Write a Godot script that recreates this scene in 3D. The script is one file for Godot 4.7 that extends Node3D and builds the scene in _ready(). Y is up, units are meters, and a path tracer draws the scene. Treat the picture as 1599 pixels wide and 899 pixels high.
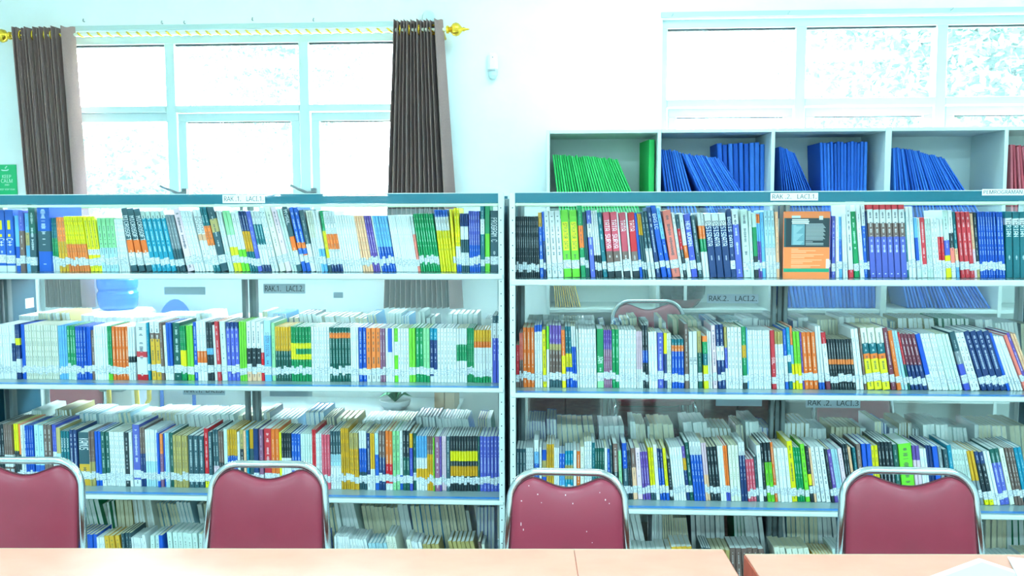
extends Node3D
# A library reading room: two double-sided bookcases, chairs and tables before them, windows and folder cabinets behind.

const EYE := Vector3(0, 1.63, 0)
const FRONT_L := 3.5000
const FRONT_R := 3.4300
const SETBACK := 0.1200
const TIERS := [1.385, 0.930, 0.473, 0.085]
const TIERS_R := [1.368, 0.926, 0.470, 0.085]

# One line per run of like books: left edge mm, pitch mm, count, height mm, lean degrees, spine bands, title, own object or not, colours | neighbours
const ROWS := {
	"L1": """-2351 37.4 2 257 0.0 B9W1 C++ 1 blue and white|at the end
-2276 19.3 1 234 0.0 b5B4 - 1 light blue and blue|right of blue ones
-2257 22.1 1 255 0.0 V3n6 - 1 violet-blue and brown|
-2235 19.3 1 244 0.0 b3k2b4 - 1 light blue and khaki|
-2215 30.3 1 265 0.0 D4S6 ~ 1 dark green and slate|
-2185 66.1 1 281 0.0 B4S3B3 COVER 1 blue and slate|
-2119 9.2 3 223 3.6 T3E3W2 - 0 teal and green|
-2091 14.7 3 226 4.9 O4y5 ~ 1 orange and gold|
-2048 11.3 8 230 6.3 Y5O5 ~ 0 yellow and orange|
-1957 17.3 3 230 6.4 Y6W1Y3 ~ 1 yellow and white|right of yellow ones
-1905 17.8 4 223 3.9 l5c4 ~ 1 pale green and pale cyan|
-1834 9.3 5 217 8.5 W9 ~ 0 white|right of pale green ones
-1788 31.8 3 262 11.5 S5O2W2S1 MICROSOFT 1 slate and orange|right of white ones
-1692 20.1 5 253 10.2 M1C7 ~ 1 mint-white and cyan|
-1592 13.5 3 238 11.1 G6S4 - 0 grey and slate|
-1551 35.2 1 265 12.1 p9 ~ 1 pale pink|right of grey ones
-1516 11.5 4 258 12.6 W8 - 0 white|right of pale pink ones
-1470 17.5 2 259 11.3 W4o1W5 PYTHON 1 white and peach|
-1435 16.2 2 273 11.8 T3O3W3T1 ~ 1 teal and orange|
-1403 32.3 1 273 11.8 S2k2S6 - 1 slate and khaki|
-1371 10.8 2 254 11.1 W6M3 - 0 white and mint-white|
-1349 17.5 2 253 10.5 l4W2Y4 - 1 pale green and white|
-1314 16.1 2 245 10.3 W5L3 - 1 white and lime|
-1282 11.6 3 253 10.6 N3y3T3 ~ 0 navy and gold|
-1247 18.8 1 251 10.7 V9 - 1 violet-blue|
-1228 12.5 3 253 10.6 W2T3W3N1 ~ 0 white and teal|
-1191 14.7 2 268 12.3 W9 ~ 1 white|right of white ones
-1161 29.4 1 276 14.8 I9 - 1 ivory|right of white ones
-1132 24.0 1 277 13.0 p9 - 1 pale pink|right of ivory ones
-1108 12.0 2 264 13.2 M9 - 0 mint-white|
-1084 21.3 1 292 12.3 S5O2W2S1 MYSQL 1 slate and orange|right of mint-white ones
-1062 17.3 2 267 11.3 B6O1B1O1B2 ~ 1 blue and orange|
-1028 21.3 1 256 10.7 S5W4 - 1 slate and white|
-1006 8.9 3 252 9.1 I4W5 - 0 ivory and white|
-980 12.0 2 252 8.5 W5b3 - 0 white and light blue|
-956 15.9 1 251 7.9 E3Y4S2 - 1 green and yellow|
-940 12.0 4 249 8.0 W3O2W2N1 ~ 0 white and orange|
-892 10.3 8 233 8.7 W9 - 0 white|right of white ones
-810 10.6 4 231 9.5 o9 - 0 peach|
-768 9.7 3 231 9.6 P9 ~ 0 purple|
-739 7.9 1 231 9.6 I9 - 0 ivory|right of purple ones
-731 11.6 5 231 9.6 b5B4 ~ 0 light blue and blue|right of ivory ones
-673 7.5 12 233 8.3 W9 - 0 white|right of light blue ones
-583 10.5 1 230 7.8 M3s6 - 0 mint-white and salmon|
-573 10.2 8 238 7.6 E9 ~ 0 green|
-491 11.0 5 252 6.0 B1W2Y6 ~ 0 blue and white|right of green ones
-436 10.5 1 254 4.2 Y9 - 0 yellow|
-426 10.5 2 259 2.4 Y6W2B2 ~ 0 yellow and white|right of yellow ones
-405 7.8 4 236 1.5 N2W2S2W2S1 - 0 navy and white|
-373 8.9 5 246 0.8 V5B4 ~ 0 violet-blue and blue|
-329 18.3 1 274 0.2 T2W2T5 - 1 teal and white|
-311 20.9 1 279 0.0 E4L5 - 1 green and lime|
-290 33.9 1 248 0.0 S9 PROGRAM_C 1 slate|""",
	"R1": """-187 8.4 10 241 0.5 K9 ~ 0 black|at the end
-103 7.6 2 242 1.2 K9 ~ 0 black|right of black ones
-88 17.8 1 257 2.2 y2B7 ~ 1 gold and blue|
-70 10.2 1 260 2.8 B4N5 - 0 blue and navy|
-60 22.8 3 263 3.4 W9 ~ 1 white|right of blue ones
8 32.9 2 266 3.4 L9 STRUKTUR_DATA 1 lime|
74 22.8 1 292 3.7 E3O3E4 - 1 green and orange|
97 7.6 2 259 4.7 S5D4 - 0 slate and dark green|
112 22.7 1 265 4.6 V2W2V6 ~ 1 violet-blue and white|
135 9.3 3 265 5.2 W6K3 - 0 white and black|right of violet-blue ones
162 20.2 1 258 5.9 T9 ~ 1 teal|right of white ones
183 27.7 2 258 5.4 r6n2W1K1 TATA_SURYA 1 rose and brown|right of teal ones
238 7.5 1 258 5.4 W9 - 0 white|right of rose ones
246 27.7 1 256 5.5 r6n2W1K1 TATA 1 rose and brown|right of white ones
273 7.5 1 258 5.5 W9 - 0 white|between rose and red
281 27.6 1 256 5.5 R6n2W1K1 TATA 1 red and brown|
308 12.6 1 255 7.8 B9 - 1 blue|right of red ones
321 10.0 2 251 9.1 y3S6 - 0 gold and slate|
341 15.0 2 260 10.5 S5W4 ~ 1 slate and white|
371 20.0 1 278 10.4 N9 ~ 1 navy|right of slate ones
391 25.0 1 286 10.7 B9 BASIC 1 blue|right of navy ones
416 17.5 1 276 10.6 b4B5 ~ 1 light blue and blue|right of blue ones
434 35.0 1 265 9.4 s9 ~ 1 salmon|
469 12.5 1 257 9.1 W9 ~ 1 white|right of salmon ones
481 12.5 1 249 8.8 S2R3K4 ~ 1 slate and red|
494 17.5 1 254 8.7 W5O2W3 - 1 white and orange|right of slate ones
511 24.9 1 251 8.2 V9 NEW_WOMAN 1 violet-blue|right of white ones
536 19.9 1 246 8.4 S9 ~ 1 slate|
556 12.5 2 255 6.5 W2O2E2W4 - 1 white and orange|right of slate ones
581 28.2 3 252 6.6 W2N8 BASISDATA 1 white and navy|
665 19.9 1 269 5.8 N9 BASIS_DATA 1 navy|right of white ones
685 27.3 1 267 5.8 W2V7 ~ 1 white and violet-blue|
713 29.7 1 266 4.3 M9 ~ 1 mint-white|right of white ones
742 12.4 1 261 3.8 M9 - 1 mint-white|right of mint-white ones
755 17.3 1 253 3.9 M2E4K3 - 1 mint-white and green|
772 7.4 2 248 4.0 O1b2P4 - 0 orange and light blue|
787 14.8 1 255 3.9 b9 - 1 light blue|
802 13.2 3 263 3.9 c5W4 ~ 1 pale cyan and white|
841 12.3 1 257 2.9 o9 - 1 peach|
854 179.7 1 259 1.4 O1K4O4 FACE 1 orange and black|
1033 14.7 1 257 3.7 V9 ~ 1 violet-blue|right of orange ones
1048 17.2 1 240 3.9 V9 ~ 1 violet-blue|right of violet-blue ones
1065 14.7 1 239 3.9 W9 - 1 white|right of violet-blue ones
1080 14.7 1 237 3.9 b3B3b2 - 1 light blue and blue|right of white ones
1095 9.8 2 247 4.4 W9 - 0 white|right of light blue ones
1114 22.0 1 282 5.1 W8R1 ~ 1 white and red|right of white ones
1136 24.5 1 257 6.0 E9 ~ 1 green|
1161 17.1 1 289 5.6 W9 - 1 white|right of green ones
1178 14.7 1 302 4.5 W3B6 ~ 1 white and blue|
1192 7.3 1 258 5.0 N9 - 0 navy|between white and red
1200 23.5 6 291 4.7 R1W2n2V6 ~ 1 red and white|right of navy ones
1341 7.3 1 255 5.2 T9 - 0 teal|right of red ones
1348 14.6 2 276 5.5 W9 - 1 white|right of teal ones
1377 14.6 1 234 6.1 b3B4W2 - 1 light blue and blue|between white and mint-white
1392 4.9 2 234 6.1 M9 - 0 mint-white|right of light blue ones
1401 19.4 1 233 5.6 R7W2 ~ 1 red and white|right of mint-white ones
1421 10.9 2 230 5.7 M9 ~ 0 mint-white|right of red ones
1443 12.1 2 232 5.7 W9 ~ 1 white|right of mint-white ones
1467 10.9 2 227 5.8 W3R4W3 - 0 white and red|right of white ones
1489 21.8 1 261 5.8 M4V2Y3 - 1 mint-white and violet-blue|
1510 16.9 1 261 5.9 W3K2s2W2 - 1 white and black|right of mint-white ones
1527 14.5 1 256 6.5 T5o2b2 ~ 1 teal and peach|
1542 17.7 3 255 7.1 R9 ~ 1 red|
1595 12.0 1 249 6.7 o5p4 - 1 peach and pale pink|
1607 12.0 1 254 6.1 K7k2 ~ 1 black and khaki|
1619 9.6 7 255 5.6 B9 ~ 0 blue|right of black ones
1686 13.2 2 254 5.1 B9 ~ 1 blue|right of blue ones
1713 26.4 4 254 3.6 T1W1T8 TARIAN 1 teal and white|""",
	"L2": """-2381 11.2 6 229 0.0 W9 - 0 white|at the end
-2314 8.4 2 229 0.0 W3N3W3 - 0 white and navy|
-2297 11.2 2 232 0.0 N2Y1N2W2N1 - 0 navy and yellow|
-2274 8.4 2 232 0.0 B9 - 0 blue|right of navy ones
-2258 10.3 14 230 0.0 I9 ~ 0 ivory|right of blue ones
-2113 9.7 4 227 0.0 b9 - 0 light blue|
-2074 13.0 3 227 0.0 E7M2 ~ 0 green and mint-white|
-2035 11.1 4 225 0.0 B9 ~ 0 blue|right of green ones
-1991 9.7 2 222 0.0 B9 - 0 blue|right of blue ones
-1971 16.6 1 209 0.0 n9 - 1 brown|right of blue ones
-1955 9.7 6 228 0.0 W9 - 0 white|right of brown ones
-1897 9.7 2 228 0.0 E8L1 - 0 green and lime|
-1877 13.8 5 225 0.0 O9 ~ 0 orange|
-1808 9.2 3 225 0.0 W5K1W3 - 0 white and black|right of orange ones
-1781 52.3 1 242 0.0 W5R1W3R1 COVER 1 white and red|right of white ones
-1729 11.0 1 242 1.0 C9 - 0 cyan|
-1718 23.3 2 247 1.0 W2n1y7 ~ 1 white and brown|
-1671 13.7 1 242 1.1 n9 - 1 brown|right of white ones
-1657 13.7 1 231 1.3 I9 - 0 ivory|right of brown ones
-1644 12.3 2 242 1.2 B6W2 - 0 blue and white|right of ivory ones
-1619 32.9 1 242 0.5 D9 ~ 1 dark green|
-1586 8.2 3 229 0.7 E4Y3E2 - 0 green and yellow|right of dark green ones
-1561 15.0 2 231 0.7 L9 - 1 lime|right of green ones
-1531 16.4 1 245 0.6 B9 ~ 1 blue|right of lime ones
-1515 13.6 3 248 0.6 W5O2W3 - 1 white and orange|
-1474 13.6 2 245 0.7 K4b1K4 - 1 black and light blue|
-1447 13.6 1 232 1.5 W9 - 0 white|right of black ones
-1433 19.1 1 248 2.0 R9 ~ 1 red|
-1414 24.5 1 248 1.4 M9 - 1 mint-white|
-1390 18.1 3 245 0.8 N1V8 ~ 1 navy and violet-blue|
-1335 10.0 3 248 0.0 L9 - 0 lime|right of navy ones
-1305 19.9 3 248 0.0 W4K3o2 ~ 1 white and black|right of lime ones
-1246 13.5 1 238 0.0 W4R4 - 0 white and red|between white and pale cyan
-1232 29.8 1 254 0.0 c2b6 SISTEM_DIGITAL 1 pale cyan and light blue|
-1202 16.2 1 243 0.0 l9 - 1 pale green|
-1186 11.3 6 227 0.0 y4D5 ~ 0 gold and dark green|
-1119 10.8 2 227 0.0 E3Y3E4 - 0 green and yellow|right of gold ones
-1097 12.9 5 228 0.0 E3Y1E1Y1E4 - 0 green and yellow|right of green ones
-1032 10.8 7 228 0.0 W9 ~ 0 white|right of green ones
-957 12.6 7 225 0.0 D1O1D8 ~ 0 dark green and orange|
-869 8.0 4 225 0.0 W9 - 0 white|right of dark green ones
-836 16.1 2 226 0.0 B9 ~ 1 blue|right of white ones
-804 19.6 3 223 0.0 O7W2 ~ 1 orange and white|
-746 10.7 2 223 0.0 u8 ~ 0 mauve|
-724 10.7 1 223 0.0 W9 - 0 white|right of mauve ones
-714 18.7 1 223 0.0 B4W5 - 1 blue and white|right of white ones
-695 8.0 1 223 0.0 W9 - 0 white|right of blue ones
-687 16.0 1 223 0.0 L2W2L4 - 1 lime and white|
-671 11.3 4 223 0.0 W9 ~ 0 white|right of lime ones
-626 13.3 2 224 0.0 L9 - 0 lime|right of white ones
-599 15.9 2 224 0.0 E9 ~ 1 green|right of lime ones
-567 13.3 2 224 0.0 l7E2 - 0 pale green and green|
-541 15.9 2 224 0.0 C2N6W1 ~ 1 cyan and navy|
-509 13.2 6 224 0.0 W9 ~ 0 white|right of cyan ones
-429 10.6 4 224 0.0 W3E3W4 - 0 white and green|
-387 7.3 4 224 0.0 E9 - 0 green|right of white ones
-358 11.9 6 217 0.0 y2O1W4E2 - 0 gold and orange|
-287 5.3 1 246 0.0 W9 - 0 white|right of gold ones
-282 17.1 2 277 0.0 S1W2V6 ~ 1 slate and white|""",
	"R2": """-183 15.4 1 171 0.0 R7n2 - 0 red and brown|
-168 7.7 2 221 0.5 s4n4 - 0 salmon and brown|
-153 15.4 3 241 0.5 O9 ~ 1 orange|right of salmon ones
-106 10.3 3 252 0.6 B1W8 - 0 blue and white|right of orange ones
-76 18.0 1 232 1.3 Y9 ~ 1 yellow|
-58 10.3 1 247 0.6 L3W5 - 0 lime and white|
-47 12.2 4 250 0.7 P3k1n4S2 ~ 1 purple and khaki|
1 17.9 1 233 1.4 O4Y5 - 1 orange and yellow|
19 14.1 2 246 2.5 T4Y2B3 ~ 1 teal and yellow|
47 8.9 2 246 2.5 W3B6 - 0 white and blue|right of teal ones
65 7.7 1 236 2.0 M9 - 0 mint-white|right of white ones
73 11.5 6 236 1.5 W9 ~ 0 white|right of mint-white ones
142 28.0 1 237 0.9 E8l2 JAM 1 green and pale green|
170 8.3 4 232 1.0 P3u6 ~ 0 purple and mauve|
203 14.0 2 235 1.0 E9 ~ 1 green|
231 11.4 6 233 1.1 W9 ~ 0 white|right of green ones
300 8.5 3 229 1.8 p6W3 - 0 pale pink and white|
325 11.4 2 252 1.7 K4B2K4 ~ 0 black and blue|
348 11.8 3 227 1.9 W9 - 0 white|right of black ones
383 25.3 1 222 1.3 V9 ~ 1 violet-blue|
409 12.6 1 222 1.3 Y3N5 - 0 yellow and navy|
421 8.8 2 220 1.3 I9 ~ 0 ivory|
439 12.6 4 197 1.5 T1O1B6 ~ 0 teal and orange|
489 17.7 1 259 1.9 n9 ~ 1 brown|right of teal ones
507 17.6 2 228 2.1 W9 NET 1 white|right of brown ones
542 20.1 1 229 2.7 k3D5 - 1 khaki and dark green|
562 22.6 1 211 2.9 O1E2T2Y4 - 1 orange and green|
585 7.5 2 229 2.8 W9 - 0 white|right of orange ones
600 20.1 1 253 3.2 p9 ~ 1 pale pink|
620 16.3 2 256 3.8 N3W2N4 ~ 1 navy and white|
653 10.0 1 248 3.3 k3V3W3 - 0 khaki and violet-blue|
663 13.8 4 246 2.8 W9 ~ 1 white|right of khaki ones
718 20.0 1 249 3.4 E3y2E4K1 - 1 green and gold|
738 5.0 1 244 2.9 b9 - 0 light blue|
743 9.7 9 234 3.0 W9 ~ 0 white|right of light blue ones
831 20.0 1 235 4.3 R9 SQL 1 red|
851 10.8 3 230 3.7 k2W7 ~ 0 khaki and white|
883 14.9 1 241 4.3 B4W3B2 - 1 blue and white|right of khaki ones
898 17.4 1 246 4.8 C4W1T4 - 1 cyan and white|
915 10.0 1 251 4.7 O3b3Y4 - 0 orange and light blue|
925 13.7 2 231 5.1 L5Y4 - 1 lime and yellow|
953 7.5 1 226 5.2 P9 - 0 purple|right of lime ones
960 18.2 3 227 5.2 O9 ~ 1 orange|right of purple ones
1015 12.4 2 253 6.0 W8B1 - 1 white and blue|right of orange ones
1040 22.3 1 228 7.1 R2W6m2 - 1 red and white|
1062 10.7 9 202 6.5 K4O1K5 ~ 0 black and orange|
1158 16.0 2 243 7.5 W9 - 1 white|right of black ones
1191 9.9 1 248 8.5 n9 - 0 brown|right of white ones
1200 30.4 3 247 9.2 I3T2O1Y6 ~ 1 ivory and teal|
1292 22.1 1 249 12.1 m9 ~ 1 maroon|
1314 19.7 1 239 13.1 O9 - 1 orange|right of maroon ones
1333 13.5 2 238 13.1 c9 - 1 pale cyan|
1360 9.8 1 234 14.0 R5D4 - 0 red and dark green|
1370 16.5 4 229 14.9 m5N4 ~ 1 maroon and navy|
1436 22.0 1 229 15.6 B7W2 - 1 blue and white|right of maroon ones
1458 11.7 5 230 15.5 W9 ~ 0 white|right of blue ones
1517 13.4 4 230 16.2 M9 - 1 mint-white|right of white ones
1571 26.8 1 240 16.8 S3G2V4 - 1 slate and grey|
1597 19.5 2 236 17.8 W9 ~ 1 white|right of slate ones
1636 25.5 4 246 18.9 N9 ~ 1 navy|
1738 14.5 1 239 20.1 B9 - 1 blue|
1753 12.1 4 228 22.2 W9 - 0 white|right of blue ones
1801 14.5 1 236 22.2 s9 - 0 salmon|
1816 14.5 1 244 22.2 P9 ~ 0 purple|right of salmon ones
1830 9.7 2 243 22.2 o9 - 0 peach|""",
	"L3": """-2406 12.3 3 262 0.0 K9 ~ 0 black|at the end
-2369 9.9 4 262 0.0 n5W2n3 - 0 brown and white|
-2329 11.3 2 262 0.0 Y4K5 - 0 yellow and black|
-2307 11.3 1 262 0.0 O4K4 - 0 orange and black|
-2295 11.3 2 259 0.0 W6O2 ~ 0 white and orange|
-2273 8.5 4 259 0.0 B9 ~ 0 blue|right of white ones
-2239 21.1 2 259 0.0 c6B3 - 0 pale cyan and blue|right of blue ones
-2197 18.3 2 262 0.0 n9 ~ 0 brown|
-2160 9.8 2 260 0.0 V4W5 - 0 violet-blue and white|right of brown ones
-2141 19.7 1 249 0.0 k4c5 - 0 khaki and pale cyan|
-2121 12.2 3 235 0.0 T9 JOOMLA 0 teal|
-2084 16.8 2 241 0.0 N9 ~ 0 navy|right of teal ones
-2051 53.2 1 230 0.0 S6y4 KAMUS 1 slate and gold|
-1997 7.5 3 235 0.0 n5k4 - 0 brown and khaki|
-1975 14.0 2 235 0.2 B9 - 0 blue|right of brown ones
-1947 18.2 2 233 0.3 D8W1 ~ 1 dark green and white|
-1911 11.2 6 233 0.4 W9 ~ 0 white|right of dark green ones
-1844 19.5 1 233 0.0 K8 ~ 1 black|right of white ones
-1824 13.9 1 233 0.0 W9 - 0 white|right of black ones
-1810 33.4 1 266 0.0 V8W1 ~ 1 violet-blue and white|right of white ones
-1777 11.1 2 255 0.0 n4N5 - 0 brown and navy|right of violet-blue ones
-1755 10.6 5 244 0.0 W5c4 - 0 white and pale cyan|
-1702 11.1 1 233 0.0 B9 - 0 blue|right of white ones
-1691 13.9 1 228 0.0 O3u5 - 0 orange and mauve|
-1677 11.1 1 228 0.0 B9 - 0 blue|right of orange ones
-1666 8.3 2 233 0.0 c9 - 0 pale cyan|
-1649 16.6 1 233 0.0 D9 - 1 dark green|right of pale cyan ones
-1633 12.7 5 223 0.0 k9 ~ 0 khaki|
-1569 23.0 3 223 0.0 S9 ~ 1 slate|right of khaki ones
-1500 19.3 1 253 0.0 R6Y1 ~ 1 red and yellow|
-1481 16.5 1 239 0.1 S9 ~ 1 slate|right of red ones
-1464 13.8 2 248 0.7 S5p3 ~ 0 slate and pale pink|
-1437 11.0 2 242 0.8 n5K4 - 0 brown and black|
-1415 8.3 2 251 0.1 M9 - 0 mint-white|right of brown ones
-1398 10.3 4 251 0.0 y4B5 ~ 0 gold and blue|
-1357 11.0 1 240 0.0 W9 - 0 white|right of gold ones
-1346 16.5 1 251 0.0 k3K6 ~ 0 khaki and black|
-1330 11.0 1 245 0.0 o9 - 0 peach|
-1319 11.0 1 248 0.0 C9 - 0 cyan|
-1308 19.2 1 251 0.0 y3S6 - 0 gold and slate|
-1288 21.9 1 256 0.0 N9 - 0 navy|right of gold ones
-1267 19.2 1 251 0.0 u9 - 0 mauve|right of navy ones
-1247 32.8 1 254 0.0 R9 ~ 1 red|
-1215 17.8 2 254 0.0 O9 - 0 orange|
-1179 10.9 1 240 0.0 Y9 - 0 yellow|
-1168 10.2 4 238 0.0 K4W5 - 0 black and white|
-1127 12.7 3 235 0.0 B5W1B3 ~ 0 blue and white|
-1089 9.8 5 235 0.0 M9 - 0 mint-white|right of blue ones
-1040 8.2 2 252 0.0 R7W2 - 0 red and white|
-1024 8.2 3 235 0.0 W9 ~ 0 white|right of red ones
-999 11.8 3 233 0.0 r9 - 0 rose|
-964 11.5 4 246 0.0 S4c2W4 ~ 0 slate and pale cyan|
-918 9.5 4 260 1.3 y9 ~ 0 gold|
-880 9.5 4 241 0.9 k2y5 ~ 0 khaki and gold|
-842 10.8 3 249 0.2 W3B4S3 - 0 white and blue|right of khaki ones
-809 16.2 1 241 0.3 N6W2 ~ 1 navy and white|
-793 9.5 2 241 0.3 y5W3 - 0 gold and white|
-774 16.2 1 241 0.4 c3B5 - 1 pale cyan and blue|right of gold ones
-758 13.5 2 250 0.0 n4N5 ~ 1 brown and navy|right of pale cyan ones
-731 14.8 2 250 0.0 O5R3W1 ~ 1 orange and red|
-701 14.8 2 250 0.0 l9 ~ 1 pale green|
-672 13.5 1 250 0.0 W6B2 - 1 white and blue|right of pale green ones
-658 14.8 2 253 0.0 K4D5 ~ 1 black and dark green|
-629 13.4 1 242 0.0 y2V6 - 0 gold and violet-blue|
-615 13.4 1 242 0.0 D9 - 1 dark green|right of gold ones
-602 11.4 4 231 0.0 b4W2y2W2 - 0 light blue and white|
-556 8.9 3 231 0.0 n3y6 ~ 0 brown and gold|
-530 5.4 1 226 0.0 L9 - 0 lime|
-524 21.4 1 231 0.0 u9 ~ 1 mauve|right of lime ones
-503 8.0 1 231 0.0 P9 - 0 purple|
-495 9.4 2 231 0.1 p9 - 0 pale pink|
-476 16.1 1 231 0.0 S9 ~ 1 slate|right of pale pink ones
-460 11.5 10 232 0.0 K3Y2K1y2K3 - 0 black and yellow|
-345 8.0 1 232 0.0 D9 - 0 dark green|right of black ones
-337 14.6 6 232 0.0 V9 ~ 1 violet-blue|""",
	"R3": """-182 13.0 3 205 0.0 S9 ~ 0 slate|at the end
-143 7.8 4 207 0.0 W9 ~ 0 white|right of slate ones
-112 23.4 1 241 0.6 W2b2B3K3 - 1 white and light blue|
-89 10.4 1 210 0.0 W9 - 0 white|right of white ones
-78 18.2 1 201 0.0 B2k3B4 - 0 blue and khaki|
-60 10.4 3 223 0.0 y9 ~ 0 gold|
-29 6.9 3 209 0.1 W9 - 0 white|right of gold ones
-8 11.6 2 184 0.1 B3b6 ~ 0 blue and light blue|
15 11.2 3 197 0.1 C3k3C4 ~ 0 cyan and khaki|
49 12.9 1 203 0.2 W9 - 0 white|right of cyan ones
62 15.5 1 196 0.2 O9 ~ 0 orange|right of white ones
77 15.5 1 216 0.2 I9 - 0 ivory|right of orange ones
93 10.3 3 236 0.2 W9 ~ 0 white|right of ivory ones
124 12.9 1 232 0.3 T9 - 0 teal|right of white ones
136 9.7 4 210 0.3 D6W2 ~ 0 dark green and white|
175 12.9 1 212 1.0 W9 - 0 white|right of dark green ones
188 12.9 1 207 1.8 B9 ~ 0 blue|right of white ones
201 10.3 1 224 2.3 S9 - 0 slate|right of blue ones
211 23.1 1 230 2.3 n4K2O2 ~ 0 brown and black|
234 15.4 1 200 2.6 l9 - 0 pale green|
250 23.1 1 233 3.0 B4S5 ~ 1 blue and slate|
273 9.0 2 203 4.1 K9 - 0 black|right of blue ones
291 18.0 1 211 4.0 n3o5 - 1 brown and peach|
309 20.5 1 212 4.0 p9 - 1 pale pink|right of brown ones
329 11.1 3 197 5.0 P9 ~ 0 purple|right of pale pink ones
363 10.2 2 216 4.7 Y6S2 ~ 0 yellow and slate|
383 15.3 1 227 4.5 W9 - 1 white|right of yellow ones
398 11.5 2 212 4.8 N3B5 ~ 0 navy and blue|
421 15.3 1 215 5.4 Y6B2 - 1 yellow and blue|
437 15.3 1 171 5.8 K8 ~ 0 black|right of yellow ones
452 10.2 5 219 6.1 W9 - 0 white|right of black ones
503 15.3 1 223 6.7 P2y2N5 - 1 purple and gold|
518 15.3 1 238 6.3 D9 ~ 1 dark green|right of purple ones
534 11.5 4 242 6.2 W2B7 ~ 0 white and blue|
580 10.2 2 237 5.8 p5o4 - 0 pale pink and peach|
600 13.5 3 222 6.1 K9 ~ 1 black|right of pale pink ones
641 11.4 2 225 5.5 W9 - 0 white|right of black ones
663 8.9 2 226 5.5 O7V2 - 0 orange and violet-blue|
681 13.5 3 229 4.8 I9 - 1 ivory|right of orange ones
722 12.7 2 240 4.7 W2N7 ~ 1 white and navy|
747 11.8 3 173 5.3 r9 ~ 0 rose|
782 10.1 1 184 5.1 S9 - 0 slate|right of rose ones
793 17.7 1 229 4.9 W9 - 1 white|right of slate ones
810 12.6 1 240 6.0 K9 ~ 1 black|right of white ones
823 15.1 2 243 6.0 K3L6 ~ 1 black and lime|
853 12.6 1 244 6.6 O9 ~ 1 orange|right of black ones
866 12.6 1 218 6.5 I9 - 0 ivory|between orange and white
878 14.3 3 221 6.5 W9 - 1 white|between ivory and yellow
921 22.6 1 248 6.6 Y9 ~ 1 yellow|right of white ones
944 10.1 3 223 7.2 E9 ~ 0 green|
974 20.1 1 237 7.5 L9 ~ 1 lime|right of green ones
994 15.1 1 230 7.7 K5Y2K3 - 1 black and yellow|right of lime ones
1009 10.0 1 222 7.9 o9 - 0 peach|right of black ones
1019 18.4 3 226 9.1 W9 ~ 1 white|right of peach ones
1075 12.5 1 220 9.4 K9 - 0 black|between white and purple
1087 17.5 1 218 10.1 P9 ~ 1 purple|right of black ones
1105 8.3 3 219 10.1 c9 - 0 pale cyan|
1130 17.5 1 222 10.0 p9 - 0 pale pink|right of pale cyan ones
1147 10.0 2 240 8.8 K9 ~ 0 black|right of pale pink ones
1167 12.5 1 228 9.2 o9 - 0 peach|between black and teal
1180 12.5 1 227 8.0 T9 - 0 teal|right of peach ones
1192 17.5 1 240 7.0 n5O4 - 0 brown and orange|
1210 18.7 2 241 6.5 B9 - 0 blue|right of brown ones
1247 13.7 2 234 6.6 Y9 ~ 0 yellow|right of blue ones
1275 14.9 4 249 7.5 K7Y2 ~ 0 black and yellow|right of yellow ones
1334 19.9 1 240 7.2 D9 - 0 dark green|right of black ones
1354 54.6 1 241 7.2 L9 ~ 1 lime|right of dark green ones
1409 14.9 2 235 7.4 P2p6 - 0 purple and pale pink|
1439 9.1 3 226 8.3 W9 - 0 white|right of purple ones
1466 12.4 2 238 8.6 N9 - 0 navy|
1491 24.7 1 233 8.8 B9 - 0 blue|right of navy ones
1515 17.3 1 234 9.4 G9 - 0 grey|
1533 19.7 1 225 9.7 S9 - 0 slate|right of grey ones
1552 17.3 1 241 9.2 C9 - 0 cyan|right of slate ones
1570 13.8 5 224 12.3 M9 ~ 0 mint-white|
1639 14.8 2 221 13.2 y5G4 - 1 gold and grey|
1668 18.4 2 220 13.9 N2K5Y2 ~ 1 navy and black|
1705 12.3 2 221 13.9 W9 - 0 white|right of navy ones
1730 19.6 2 230 13.5 D2V6 ~ 1 dark green and violet-blue|
1769 19.6 1 231 13.5 I9 - 1 ivory|right of dark green ones
1789 11.4 3 236 13.2 n9 ~ 0 brown|
1823 17.1 2 238 13.8 C9 - 0 cyan|right of brown ones""",
}

const INK := {
	"W": Color8(228, 234, 236), "I": Color8(228, 229, 214), "M": Color8(206, 226, 219), "G": Color8(128, 140, 148), "g": Color8(196, 202, 208),
	"K": Color8(36, 52, 60), "S": Color8(50, 88, 100), "N": Color8(26, 58, 116), "B": Color8(24, 90, 196), "b": Color8(104, 176, 228),
	"V": Color8(78, 92, 196), "P": Color8(104, 78, 164), "C": Color8(0, 142, 176), "T": Color8(8, 108, 122), "c": Color8(178, 218, 230),
	"E": Color8(10, 142, 86), "L": Color8(112, 208, 48), "l": Color8(150, 216, 160), "D": Color8(24, 94, 86), "Y": Color8(236, 222, 20),
	"y": Color8(222, 166, 34), "k": Color8(186, 168, 104), "O": Color8(244, 124, 50), "o": Color8(240, 188, 150), "R": Color8(208, 36, 50),
	"r": Color8(214, 84, 106), "p": Color8(232, 200, 214), "m": Color8(122, 56, 74), "n": Color8(122, 98, 92), "s": Color8(240, 122, 108), "u": Color8(150, 98, 132)}

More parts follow.
